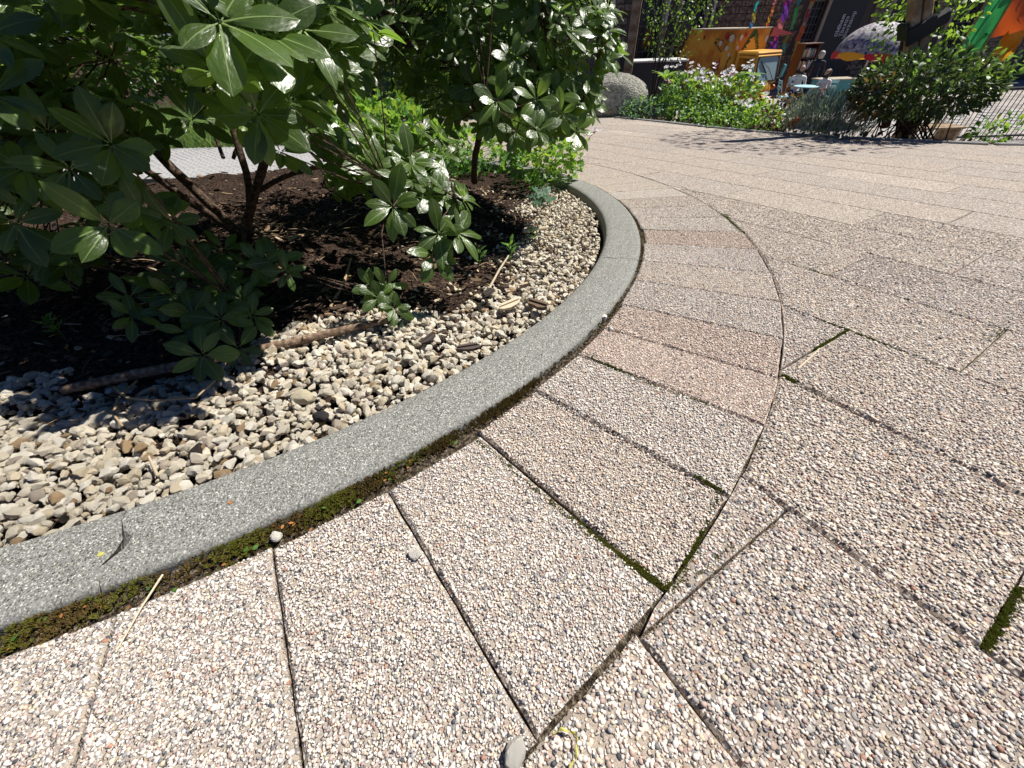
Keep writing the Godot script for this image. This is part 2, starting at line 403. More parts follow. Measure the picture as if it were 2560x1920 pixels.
func _ready() -> void:
	rng.seed = 20240611
	# --- camera, sky, sun, exposure
	var cam := Camera3D.new()
	cam.name = "camera"
	cam.transform = Transform3D(Basis(Vector3(0.99939, -0.02552, 0.0238), Vector3(0.0349, 0.73091, -0.68158), Vector3(0.0, 0.682, 0.73135)), Vector3(0.0033, 0.4885, -0.0384))
	cam.fov = 89.88
	cam.near = 0.02
	cam.far = 400.0
	add_child(cam)
	cam.current = true
	var env := Environment.new()
	var sky := Sky.new()
	var sm := ProceduralSkyMaterial.new()
	sm.sky_top_color = Color(0.20, 0.36, 0.66)
	sm.sky_horizon_color = Color(0.60, 0.70, 0.82)
	sm.sky_curve = 0.12
	sm.ground_bottom_color = Color(0.22, 0.2, 0.17)
	sm.ground_horizon_color = Color(0.42, 0.42, 0.4)
	sm.sky_energy_multiplier = 0.62
	sky.sky_material = sm
	env.background_mode = Environment.BG_SKY
	env.sky = sky
	env.tonemap_mode = Environment.TONE_MAPPER_LINEAR
	env.tonemap_exposure = 1.48
	env.sdfgi_enabled = true
	env.ssao_enabled = true
	env.ssil_enabled = true
	var we := WorldEnvironment.new()
	we.name = "world_environment"
	we.environment = env
	add_child(we)
	var sun := DirectionalLight3D.new()
	sun.name = "sun"
	sun.light_energy = 1.6
	sun.light_color = Color(1.0, 0.98, 0.95)
	sun.light_angular_distance = 0.55
	sun.shadow_enabled = true
	var el := deg_to_rad(55.0)
	var az := deg_to_rad(62.0)
	sun.basis = Basis.looking_at(-Vector3(sin(az) * cos(el), sin(el), -cos(az) * cos(el)))
	add_child(sun)

	make_materials()
	build_ground()
	build_pavement()
	build_kerb()
	build_bed()
	build_shrubs()
	build_back_left()
	build_far_bed()
	build_courtyard()
	build_van()
	build_people()
	build_flags()
	build_litter()

# ---------------------------------------------------------------- materials
func make_materials() -> void:
	var ag := aggregate(1024, 84, 11)
	var base := {"paver_grey": [0.86, 0.83, 0.81], "paver_white": [1.0, 0.985, 0.97], "paver_buff": [0.98, 0.94, 0.90], "paver_pink": [0.98, 0.89, 0.84], "paver_warm": [0.90, 0.86, 0.82]}
	for k in base:
		var m := mat(k, base[k][0], base[k][1], base[k][2], 0.82, 0.35)
		m.albedo_texture = ag[0]
		m.heightmap_enabled = true
		m.heightmap_texture = ag[1]
		m.heightmap_scale = 0.32
	var pb := mat("pebble", 1, 1, 1, 0.62, 0.45)
	pb.vertex_color_use_as_albedo = true
	textured(mat("joint_soil", 1, 1, 1, 0.95, 0.2), noise_tex(0.03, [[0.3, 0.035, 0.026, 0.018], [0.55, 0.10, 0.08, 0.055], [0.75, 0.20, 0.16, 0.115]], 512), noise_tex(0.08, [], 512, FastNoiseLite.TYPE_SIMPLEX, 3), 0.4, 6.0)
	# granite: salt and pepper grain
	var gs := 512
	var r := RandomNumberGenerator.new()
	r.seed = 5
	var gb := PackedByteArray(); gb.resize(gs * gs * 3)
	var gh := PackedByteArray(); gh.resize(gs * gs)
	gb.fill(118)
	gh.fill(118)
	for q in 42000:
		var x := r.randi() % gs; var y := r.randi() % gs
		var k := r.randf()
		var g := 62 if k < 0.3 else (100 if k < 0.5 else (148 if k < 0.8 else (186 if k < 0.96 else 214)))
		g += r.randi() % 24 - 12
		var sx := 1 + r.randi() % 3; var sy := 1 + r.randi() % 3
		var hh := r.randi() % 200 + 30
		for dy in sy:
			for dx in sx:
				var i := ((y + dy) % gs) * gs + (x + dx) % gs
				gb[i * 3] = g; gb[i * 3 + 1] = g; gb[i * 3 + 2] = maxi(0, g - 7)
				gh[i] = hh
	var gt := ImageTexture.create_from_image(Image.create_from_data(gs, gs, false, Image.FORMAT_RGB8, gb))
	var ght := ImageTexture.create_from_image(Image.create_from_data(gs, gs, false, Image.FORMAT_L8, gh))
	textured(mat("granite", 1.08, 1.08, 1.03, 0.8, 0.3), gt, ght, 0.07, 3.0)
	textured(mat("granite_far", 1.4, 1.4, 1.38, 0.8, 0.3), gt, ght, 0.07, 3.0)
	textured(mat("boulder_rock", 1, 1, 1, 0.9, 0.25), noise_tex(0.02, [[0.2, 0.17, 0.165, 0.13], [0.5, 0.33, 0.32, 0.27], [0.8, 0.47, 0.47, 0.42]], 512, FastNoiseLite.TYPE_SIMPLEX, 8, 6), noise_tex(0.05, [], 512, FastNoiseLite.TYPE_SIMPLEX, 9, 5), 3.0, 1.5)
	textured(mat("soil", 1, 1, 1, 0.95, 0.2), noise_tex(0.03, [[0.25, 0.018, 0.012, 0.009], [0.5, 0.05, 0.033, 0.024], [0.75, 0.11, 0.072, 0.052]], 512, FastNoiseLite.TYPE_SIMPLEX, 21, 5), noise_tex(0.06, [], 512, FastNoiseLite.TYPE_SIMPLEX, 22, 5), 1.2, 3.5)
	var ls := textured(mat("limestone", 1, 1, 1, 0.85, 0.3), noise_tex(0.02, [[0.2, 0.82, 0.78, 0.70], [0.5, 0.95, 0.93, 0.88], [0.8, 1, 0.99, 0.96]], 256, FastNoiseLite.TYPE_SIMPLEX, 31, 4), noise_tex(0.05, [], 256, FastNoiseLite.TYPE_SIMPLEX, 32, 4), 0.15, 12.0)
	ls.vertex_color_use_as_albedo = true
	var bk := mat("bark_chip", 1, 1, 1, 0.85, 0.3)
	bk.vertex_color_use_as_albedo = true
	textured(mat("branch_bark", 1, 1, 1, 0.85, 0.3), noise_tex(0.025, [[0.25, 0.10, 0.065, 0.042], [0.6, 0.25, 0.17, 0.115], [0.85, 0.38, 0.29, 0.2]], 256, FastNoiseLite.TYPE_SIMPLEX, 41, 4), noise_tex(0.05, [], 256, FastNoiseLite.TYPE_SIMPLEX, 42, 4), 0.15, 9.0)
	textured(mat("stem_bark", 1, 1, 1, 0.85, 0.3), noise_tex(0.03, [[0.25, 0.035, 0.022, 0.015], [0.6, 0.09, 0.06, 0.042], [0.85, 0.17, 0.12, 0.09]], 256, FastNoiseLite.TYPE_SIMPLEX, 43, 4), noise_tex(0.05, [], 256, FastNoiseLite.TYPE_SIMPLEX, 44, 4), 0.2, 9.0)
	textured(mat("timber", 1, 1, 1, 0.8, 0.3), noise_tex(0.012, [[0.25, 0.24, 0.17, 0.10], [0.55, 0.36, 0.27, 0.17], [0.85, 0.46, 0.36, 0.24]], 256, FastNoiseLite.TYPE_SIMPLEX, 51, 4), noise_tex(0.05, [], 256, FastNoiseLite.TYPE_SIMPLEX, 52, 3), 0.2, 2.0)
	mat("twig_tan", 0.36, 0.25, 0.14, 0.8)
	mat("twig_pale", 0.55, 0.46, 0.32, 0.8)
	mat("twig_brown", 0.13, 0.08, 0.05, 0.8)
	var vein := noise_tex(0.02, [], 128, FastNoiseLite.TYPE_SIMPLEX, 61, 3)
	# leaves: [r, g, b], roughness, light let through
	leaf_mat("leaf_deep", 0.034, 0.060, 0.010, 0.36, Vector3(0.17, 0.30, 0.035))
	leaf_mat("leaf_mid", 0.050, 0.088, 0.014, 0.33, Vector3(0.21, 0.36, 0.04))
	leaf_mat("leaf_fresh", 0.085, 0.145, 0.022, 0.25, Vector3(0.28, 0.44, 0.05))
	leaf_mat("leaf_rib", 0.17, 0.25, 0.075, 0.45, Vector3(0.24, 0.34, 0.08))
	for k in ["leaf_deep", "leaf_mid", "leaf_fresh"]:
		M[k].heightmap_enabled = true
		M[k].heightmap_texture = vein
		M[k].heightmap_scale = 0.07
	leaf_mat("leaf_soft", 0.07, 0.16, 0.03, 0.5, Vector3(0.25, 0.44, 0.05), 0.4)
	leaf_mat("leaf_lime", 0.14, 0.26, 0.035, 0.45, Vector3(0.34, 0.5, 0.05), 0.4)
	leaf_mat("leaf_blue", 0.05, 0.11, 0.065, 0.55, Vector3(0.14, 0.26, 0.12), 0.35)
	leaf_mat("leaf_sage", 0.19, 0.23, 0.18, 0.7, Vector3(0.14, 0.18, 0.10), 0.3)
	leaf_mat("leaf_dark", 0.022, 0.040, 0.015, 0.4, Vector3(0.10, 0.16, 0.03), 0.4)
	leaf_mat("leaf_bronze", 0.06, 0.04, 0.02, 0.5, Vector3(0.18, 0.12, 0.03), 0.4)
	leaf_mat("leaf_brown", 0.16, 0.065, 0.03, 0.6, Vector3(0.2, 0.08, 0.03), 0.3)
	leaf_mat("leaf_orange", 0.36, 0.15, 0.05, 0.6, Vector3(0.3, 0.1, 0.02), 0.3)
	leaf_mat("grass_blade", 0.09, 0.16, 0.05, 0.5, Vector3(0.25, 0.36, 0.08), 0.4)
	leaf_mat("moss_green", 0.12, 0.115, 0.022, 0.9, Vector3(0.08, 0.12, 0.01), 0.2)
	leaf_mat("moss_brown", 0.14, 0.10, 0.035, 0.9, Vector3(0.08, 0.06, 0.01), 0.2)
	leaf_mat("petal_white", 0.80, 0.76, 0.80, 0.6, Vector3(0.5, 0.48, 0.5), 0.3)
	leaf_mat("petal_pink", 0.55, 0.18, 0.38, 0.6, Vector3(0.4, 0.14, 0.28), 0.3)
	leaf_mat("curl_yellow", 0.50, 0.48, 0.13, 0.6, Vector3(0.3, 0.3, 0.06), 0.3)
	textured(mat("wall_stone", 1, 1, 1, 0.9, 0.25), noise_tex(0.02, [[0.25, 0.14, 0.11, 0.085], [0.55, 0.23, 0.185, 0.14], [0.8, 0.32, 0.26, 0.20]], 256, FastNoiseLite.TYPE_SIMPLEX, 71, 4), noise_tex(0.04, [], 256, FastNoiseLite.TYPE_SIMPLEX, 72, 4), 2.0, 1.1, true)
	mat("mortar", 0.09, 0.078, 0.066, 0.95)
	mat("trim_stone", 0.36, 0.31, 0.23, 0.9)
	mat("window_glass", 0.012, 0.014, 0.018, 0.12, 0.5)
	mat("window_bar", 0.10, 0.10, 0.11, 0.6)
	mat("panel_dark", 0.028, 0.030, 0.036, 0.6)
	mat("letter_white", 0.72, 0.72, 0.74, 0.7)
	mat("pole_white", 0.62, 0.62, 0.60, 0.5)
	mat("steel_dark", 0.03, 0.03, 0.033, 0.45)
	mat("rubber_black", 0.012, 0.012, 0.012, 0.55)
	textured(mat("courtyard_stone", 1, 1, 1, 0.9, 0.3), noise_tex(0.01, [[0.3, 0.24, 0.22, 0.20], [0.7, 0.38, 0.35, 0.32]], 256, FastNoiseLite.TYPE_SIMPLEX, 81, 4), null, 0.0, 0.5, true)
	mat("courtyard_pale", 0.32, 0.315, 0.31, 0.85)
	textured(mat("van_yellow", 1, 1, 1, 0.42, 0.5), noise_tex(0.006, [[0.3, 0.62, 0.30, 0.035], [0.7, 0.72, 0.38, 0.05]], 256, FastNoiseLite.TYPE_SIMPLEX, 91, 3), null, 0.0, 0.7)
	textured(mat("van_orange", 1, 1, 1, 0.55, 0.4), noise_tex(0.008, [[0.3, 0.50, 0.17, 0.02], [0.55, 0.64, 0.27, 0.03], [0.75, 0.70, 0.34, 0.045]], 256, FastNoiseLite.TYPE_SIMPLEX, 92, 4), null, 0.0, 0.5)
	mat("paint_green", 0.05, 0.11, 0.03, 0.6)
	mat("paint_red", 0.36, 0.03, 0.02, 0.6)
	mat("paint_gold", 0.75, 0.42, 0.06, 0.6)
	mat("paint_cream", 0.66, 0.55, 0.45, 0.6)
	mat("teal", 0.06, 0.26, 0.29, 0.5)
	mat("teal_pale", 0.30, 0.52, 0.55, 0.5)
	mat("amber", 0.45, 0.10, 0.015, 0.25)
	mat("windscreen", 0.30, 0.40, 0.41, 0.15, 0.6)
	mat("dark_gap", 0.015, 0.014, 0.013, 0.8)
	mat("book_wood", 0.10, 0.035, 0.018, 0.5)
	for q in [["cloth_green", 0.05, 0.40, 0.10], ["cloth_orange", 0.62, 0.11, 0.02], ["cloth_gold", 0.66, 0.32, 0.02], ["cloth_red", 0.45, 0.02, 0.03], ["cloth_pink", 0.52, 0.16, 0.16], ["cloth_blue", 0.03, 0.18, 0.42], ["cloth_teal", 0.04, 0.36, 0.36], ["cloth_violet", 0.12, 0.03, 0.28], ["cloth_magenta", 0.34, 0.02, 0.18], ["cloth_olive", 0.22, 0.19, 0.03], ["cloth_yellow", 0.62, 0.36, 0.03], ["cloth_rust", 0.50, 0.16, 0.04]]:
		var c := leaf_mat(q[0], q[1], q[2], q[3], 0.45, Vector3(q[1], q[2], q[3]) * 0.9)
		c.rim_enabled = true
		c.rim = 0.4
	textured(mat("bamboo", 1, 1, 1, 0.5, 0.4), noise_tex(0.01, [[0.3, 0.36, 0.36, 0.09], [0.7, 0.5, 0.48, 0.16]], 128, FastNoiseLite.TYPE_SIMPLEX, 101, 3), null, 0.0, 2.0)
	# parasol print: fine marbled figures
	textured(leaf_mat("parasol_cloth", 1, 1, 1, 0.7, Vector3(0.2, 0.2, 0.2)), noise_tex(0.03, [[0.30, 0.02, 0.015, 0.05], [0.42, 0.18, 0.12, 0.24], [0.5, 0.72, 0.66, 0.62], [0.56, 0.60, 0.55, 0.30], [0.62, 0.10, 0.09, 0.10], [0.72, 0.66, 0.66, 0.7]], 512, FastNoiseLite.TYPE_SIMPLEX, 111, 3), null, 0.0, 0.55)
	M.parasol_cloth.backlight_enabled = false
	mat("skin", 0.48, 0.28, 0.20, 0.6)
	var cl := mat("figure", 1, 1, 1, 0.75, 0.3)
	cl.vertex_color_use_as_albedo = true
	mat("hair_dark", 0.03, 0.018, 0.012, 0.5)
	mat("hair_grey", 0.42, 0.39, 0.36, 0.6)

# ---------------------------------------------------------------- ground
func far_edge(z: float) -> float:              # x of the far kerb for a given z on the ramp
	var k := [[-16.0, -1.2], [-12.0, -0.2], [-9.0, 0.78], [-7.5, 1.36], [-6.2, 1.98], [-5.02, 2.44], [-4.44, 2.76], [-4.12, 3.05], [-3.8, 3.36], [-3.52, 3.8], [-3.36, 4.2], [-3.1, 5.2], [-2.9, 6.6]]
	for i in k.size() - 1:
		if z <= k[i + 1][0]:
			return lerpf(k[i][1], k[i + 1][1], clampf((z - k[i][0]) / (k[i + 1][0] - k[i][0]), 0.0, 1.0))
	return 6.6 + (z + 2.9) * 8.0
func ramp_y(x: float, z: float) -> float:      # world height of the ramp plane above (x, z)
	return -(TILT.y.x * x + TILT.y.z * z) / TILT.y.y
func build_ground() -> void:
	var xs := []
	var zs := []
	for i in 61: xs.append(signf(i - 30) * pow(absf(i - 30) / 30.0, 2.2) * 90.0)
	for i in 71: zs.append(6.0 - 0.3 * i if i < 70 else -18.0)
	zs.append_array([-22.0, -30.0, -60.0, -120.0])
	zs.push_front(60.0)
	xs = []
	for i in 57: xs.append(-8.0 + 0.35 * i)
	xs.push_front(-18.0); xs.push_front(-100.0); xs.append_array([16.0, 25.0, 100.0])
	zs.sort()
	var rows := []
	for z in zs:
		var row := []
		for x in xs:
			var y: float = ramp_y(x, clampf(z, -14.0, 4.0)) - 0.13
			var d: float = x - far_edge(clampf(z, -16.0, -2.91))
			if z > -2.9: d = x - 6.6
			var beyond := maxf(d, maxf(0.0, -z - 10.0))
			if beyond > 0.0 and z < 2.0: y = lerpf(y, -1.86, smoothstep(1.2, 5.0, beyond))
			row.append(Vector3(x, y, z))
		rows.append(row)
	var m := MB.new()
	m.grid(rows, true)
	tag(part("ground", m.mesh(true), self, M.soil), "", "", "", "structure")

# ---------------------------------------------------------------- pavement
func paver_mesh(poly: PackedVector2Array, cover: float, gap: float, detail: float) -> ArrayMesh:
	# poly is centred on the origin (x, z); counter-clockwise or not
	if not Geometry2D.is_polygon_clockwise(poly): poly.reverse()
	var p := PackedVector2Array()
	for i in poly.size():
		var a := poly[i]; var b := poly[(i + 1) % poly.size()]
		var k := maxi(1, int(a.distance_to(b) / detail))
		for j in k: p.append(a.lerp(b, float(j) / k))
	var n := p.size()
	var top := PackedVector2Array(); var rim := PackedVector2Array()
	for i in n:
		var d := (p[(i + 1) % n] - p[(i + n - 1) % n]).normalized()
		var inward := Vector2(-d.y, d.x)
		if Geometry2D.is_polygon_clockwise(p): inward = -inward
		var j := rnd(-0.0009, 0.0009)
		rim.append(p[i] + inward * (gap + j))
		top.append(p[i] + inward * (gap + j + 0.0035 + rnd(0.0, 0.0015)))
	var m := MB.new()
	var off := Vector2(rnd(0, 1), rnd(0, 1))
	var a := rnd(0, TAU)
	var uvof := func(q: Vector2) -> Vector2: return q.rotated(a) / cover + off
	var tilt := Vector2(rnd(-1, 1), rnd(-1, 1)) * 0.0012
	var lift := rnd(-0.0006, 0.0002) - 0.0004
	var t := Geometry2D.triangulate_polygon(top)
	if t.is_empty():
		for i in n:
			top[i] = p[i] * 0.95; rim[i] = p[i] * 0.965
		t = Geometry2D.triangulate_polygon(top)
	var idx := []
	for i in n: idx.append(m.vert(Vector3(top[i].x, lift + tilt.dot(top[i]), top[i].y), uvof.call(top[i])))
	for i in range(0, t.size(), 3):
		var u := t[i]; var v := t[i + 1]; var w := t[i + 2]
		if (top[v] - top[u]).cross(top[w] - top[u]) > 0:
			var q := v; v = w; w = q
		m.ix.append_array([idx[u], idx[v], idx[w]])
	var low := []
	for i in n: low.append(m.vert(Vector3(rim[i].x, lift + tilt.dot(rim[i]) - 0.004, rim[i].y), uvof.call(rim[i])))
	var bot := []
	for i in n: bot.append(m.vert(Vector3(rim[i].x, -0.045, rim[i].y), uvof.call(rim[i] * 1.15)))
	for i in n:
		var j := (i + 1) % n
		m.ix.append_array([idx[i], low[j], low[i], idx[i], idx[j], low[j]])
		m.ix.append_array([low[i], bot[j], bot[i], low[i], low[j], bot[j]])
	return m.mesh(false)

func build_pavement() -> void:
	var root := thing("pavement", "", "", near(Vector3.ZERO), "", "structure")
	var path_edge := PackedVector2Array()      # the paved area, seen from above (x, z)
	for i in 60:
		var z := -14.0 + i * 0.19
		path_edge.append(Vector2(far_edge(z) - 0.012, z))
	path_edge.append_array([Vector2(6.6, -2.9), Vector2(6.6, 0.9), Vector2(-2.6, 0.9), Vector2(-2.6, -0.5), Vector2(-1.0, -3.4), Vector2(-0.9, -4.6), Vector2(-1.8, -8.0), Vector2(-4.0, -14.0)])
	# sand and dirt in the joints
	var jm := MB.new()
	var disc := PackedVector2Array()
	for i in 120: disc.append(BED_C + Vector2.from_angle(TAU * i / 120.0) * (R_OUT - 0.02))
	var sand: PackedVector2Array = Geometry2D.clip_polygons(path_edge, disc)[0]
	var tr := Geometry2D.triangulate_polygon(sand)
	for i in range(0, tr.size(), 3):
		var q := [sand[tr[i]], sand[tr[i + 1]], sand[tr[i + 2]]]
		if (q[1] - q[0]).cross(q[2] - q[0]) > 0: q.reverse()
		jm.tri(Vector3(q[0].x, -0.009, q[0].y), Vector3(q[1].x, -0.009, q[1].y), Vector3(q[2].x, -0.009, q[2].y))
	part("joint_sand", jm.mesh(false), root, M.joint_soil)
	var circle := PackedVector2Array()
	for i in 240:
		circle.append(BED_C + Vector2.from_angle(TAU * i / 240.0) * 2.2645)
	var pebbles := []
	var tones := PackedColorArray()
	# pavers laid round the bed like a fan
	var fan := [119.0, 114.0, 109.0, 104.0, 99.0, 94.0, 89.0, 84.0, 79.0, 74.0, 69.0, 64.0, 58.9, 54.0, 48.7, 43.85, 39.0, 34.8, 30.4, 25.1, 19.9, 14.45, 9.45, 4.25, -0.7, -5.5, -10.3, -15.2, -20.2, -25.1, -30.0, -35.0, -40.0, -45.0, -50.0, -55.0, -60.0]
	var looks := {12: "paver_white", 13: "paver_white", 14: "paver_buff", 15: "paver_white", 16: "paver_pink", 17: "paver_pink", 18: "paver_white", 19: "paver_buff", 20: "paver_white", 21: "paver_pink", 22: "paver_white", 23: "paver_white", 24: "paver_buff"}
	for i in fan.size() - 1:
		var a0 := deg_to_rad(fan[i + 1]); var a1 := deg_to_rad(fan[i])
		var r0: float = 1.880 if fan[i] < 34 else (1.886 if fan[i] < 50 else 1.900)
		r0 += rnd(-0.006, 0.006)
		var r1 := 2.265 + rnd(-0.003, 0.0015)
		var poly := PackedVector2Array([BED_C + Vector2.from_angle(a0) * r0, BED_C + Vector2.from_angle(a0) * r1, BED_C + Vector2.from_angle(a1) * r1, BED_C + Vector2.from_angle(a1) * r0])
		var look: String = looks[i] if looks.has(i) else ["paver_white", "paver_buff", "paver_pink"][rng.randi() % 3]
		_paver(root, poly, look, 0.30, 0.0037, 0.0012 if i != 14 else 0.004, pebbles, tones)
	# slabs beyond: rows 0.302 m wide, joints stepping a third from row to row
	var nn := Vector2(0.8547, -0.5191)
	var tt := Vector2(0.5191, 0.8547)
	for row in range(-7, 40):
		var n0 := (row + 1.6515) * 0.30172
		for k in range(-22, 22):
			var t0 := -0.256 + 0.205 * (row - 1) + 0.6017 * k
			var c := nn * (n0 + 0.15) + tt * (t0 + 0.3)
			var flat_d := c.length()
			if flat_d > 12.0 or c.y > 1.0 or c.x < -4.0 or c.x > 6.5: continue
			var rect := PackedVector2Array([nn * n0 + tt * t0, nn * (n0 + 0.30172) + tt * t0, nn * (n0 + 0.30172) + tt * (t0 + 0.6017), nn * n0 + tt * (t0 + 0.6017)])
			for piece in Geometry2D.intersect_polygons(rect, path_edge):
				for cut in Geometry2D.clip_polygons(piece, circle):
					var clean := PackedVector2Array()
					for q in cut:
						if clean.is_empty() or clean[clean.size() - 1].distance_to(q) > 0.012: clean.append(q)
					if clean.size() > 2 and clean[0].distance_to(clean[clean.size() - 1]) < 0.012: clean.remove_at(clean.size() - 1)
					if clean.size() < 3: continue
					var area := 0.0
					for i in clean.size(): area += clean[i].cross(clean[(i + 1) % clean.size()])
					if absf(area) < 0.0009: continue
					var look: String = "paver_grey" if rng.randf() < 0.5 else ("paver_warm" if rng.randf() < 0.8 else "paver_buff")
					_paver(root, clean, look, 0.42, 0.0050, 0.0012, pebbles, tones)
	many("aggregate", stone(1, 0, Vector3(1, 0.62, 0.82), 0.10, true, M.pebble), root, pebbles, tones)

func _paver(root: Node3D, poly: PackedVector2Array, look: String, cover: float, grain: float, gap: float, pebbles: Array, tones: PackedColorArray) -> void:
	var c := Vector2.ZERO
	for q in poly: c += q
	c /= poly.size()
	var local := PackedVector2Array()
	for q in poly: local.append(q - c)
	var d := c.length()
	part("paver", paver_mesh(local, cover, gap, 0.018 if d < 1.4 else (0.05 if d < 3.0 else 1.0)), root, M[look], Transform3D(Basis(), Vector3(c.x, 0, c.y)))
	# loose-looking pebbles of the surface, as far as they can be told apart
	if d > 2.3 or c.y > 0.12 or c.x < -1.0: return
	var box := Rect2(poly[0], Vector2.ZERO)
	var sum := 0.0
	for i in poly.size():
		box = box.expand(poly[i])
		sum += poly[i].cross(poly[(i + 1) % poly.size()])
	var inner := Geometry2D.offset_polygon(poly, -0.005)
	if inner.is_empty(): return
	var share := clampf(1.9 - d * 0.8, 0.25, 1.0)
	var count := int(box.get_area() / (grain * grain) * 1.35 * share)
	var base := M[look].albedo_color.srgb_to_linear() as Color
	for i in count:
		var q := Vector2(rnd(box.position.x, box.end.x), rnd(box.position.y, box.end.y))
		if not Geometry2D.is_point_in_polygon(q, inner[0]): continue
		var s := grain * (rnd(0.24, 0.44) if rng.randf() < 0.86 else rnd(0.44, 0.70))
		var b := Basis.from_euler(Vector3(rnd(-0.3, 0.3), rnd(0, TAU), rnd(-0.3, 0.3))).scaled(Vector3.ONE * s)
		pebbles.append(Transform3D(b, Vector3(q.x, s * rnd(-0.1, 0.36), q.y)))
		var t := pebble_tone(rng).srgb_to_linear()
		tones.append(Color(t.r * base.r, t.g * base.g, t.b * base.b))

# ---------------------------------------------------------------- the granite kerb round the bed
func build_kerb() -> void:
	var root := thing("kerb", "", "", near(Vector3.ZERO), "", "structure")
	var cuts := [152.0, 109.5, 64.6, 20.9, -23.0, -66.0]
	var prof := [[R_IN + 0.001, -0.09], [R_IN, 0.001], [R_IN + 0.010, 0.0115], [R_IN + 0.03, 0.0125], [R_IN + 0.05, 0.0127], [R_IN + 0.066, 0.0128], [R_IN + 0.083, 0.0127], [R_IN + 0.10, 0.0124], [R_OUT - 0.014, 0.0118], [R_OUT - 0.004, 0.0075], [R_OUT, -0.001], [R_OUT - 0.001, -0.06]]
	var jag := [[], [], [], []]
	# how each joint wanders across the kerb, in degrees
	var wander := [0.0, 0.0, -0.12, -0.1, -0.28, -0.45, -0.30, 0.12, 0.05, 0.0, 0.05, 0.0]
	var wander2 := [0.3, 0.3, 0.32, 0.25, 0.30, 0.10, -0.05, 0.02, -0.25, -0.3, -0.3, -0.3]
	for s in cuts.size() - 1:
		var m := MB.new()
		var a_hi: float = cuts[s]; var a_lo: float = cuts[s + 1]
		var steps := 70
		var rows := []
		for i in steps + 1:
			var row := []
			var f := float(i) / steps
			for j in prof.size():
				var hi: float = a_hi + (wander[j] if s == 2 else (wander2[j] if s == 3 else 0.0)) - 0.05 - (0.24 if s == 2 and (j == 5 or j == 6) else 0.0)
				var lo: float = a_lo + (wander[j] if s == 1 else (wander2[j] if s == 2 else 0.0)) + 0.035
				var a := deg_to_rad(lerpf(hi, lo, f))
				var e: float = prof[j][1]
				if j > 1 and j < 10: e += rnd(-0.0004, 0.0004)
				row.append(Vector3(BED_C.x + cos(a) * prof[j][0], e, BED_C.y + sin(a) * prof[j][0]))
			rows.append(row)
		m.grid(rows, true)
		# end faces
		for e in [0, steps]:
			var mid := Vector3.ZERO
			for q in rows[e]: mid += q
			mid /= rows[e].size()
			for j in prof.size() - 1:
				if e == 0: m.tri(mid, rows[e][j + 1], rows[e][j])
				else: m.tri(mid, rows[e][j], rows[e][j + 1])
		part("kerb_stone", m.mesh(true), root, M.granite)
	var far := thing("far_kerb", "", "", near(Vector3.ZERO), "", "structure")
	var z := -9.5
	while z < -3.2:
		var z1 := minf(z + 0.6, -3.15)
		var a := Vector3(far_edge(z), 0, z); var b := Vector3(far_edge(z1 - 0.012), 0, z1 - 0.012)
		var side := (b - a).normalized().cross(Vector3.UP) * -1.0
		var m := MB.new()
		m.bevel((a + b) / 2.0 + side * -0.028 + Vector3(0, -0.03, 0), Vector3(0.052, 0.09, a.distance_to(b)), 0.006, dirv(a, b))
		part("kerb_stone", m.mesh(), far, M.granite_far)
		z = z1
	var a := Vector3(far_edge(-3.15), 0, -3.15)
	for k in 5:
		var p := a + Vector3(0.6 * k, 0, 0.09 * k)
		var q := p + Vector3(0.588, 0, 0.088)
		var m := MB.new()
		m.bevel((p + q) / 2.0 + Vector3(0, -0.03, -0.028), Vector3(0.052, 0.09, p.distance_to(q)), 0.006, dirv(p, q))
		part("kerb_stone", m.mesh(), far, M.granite_far)

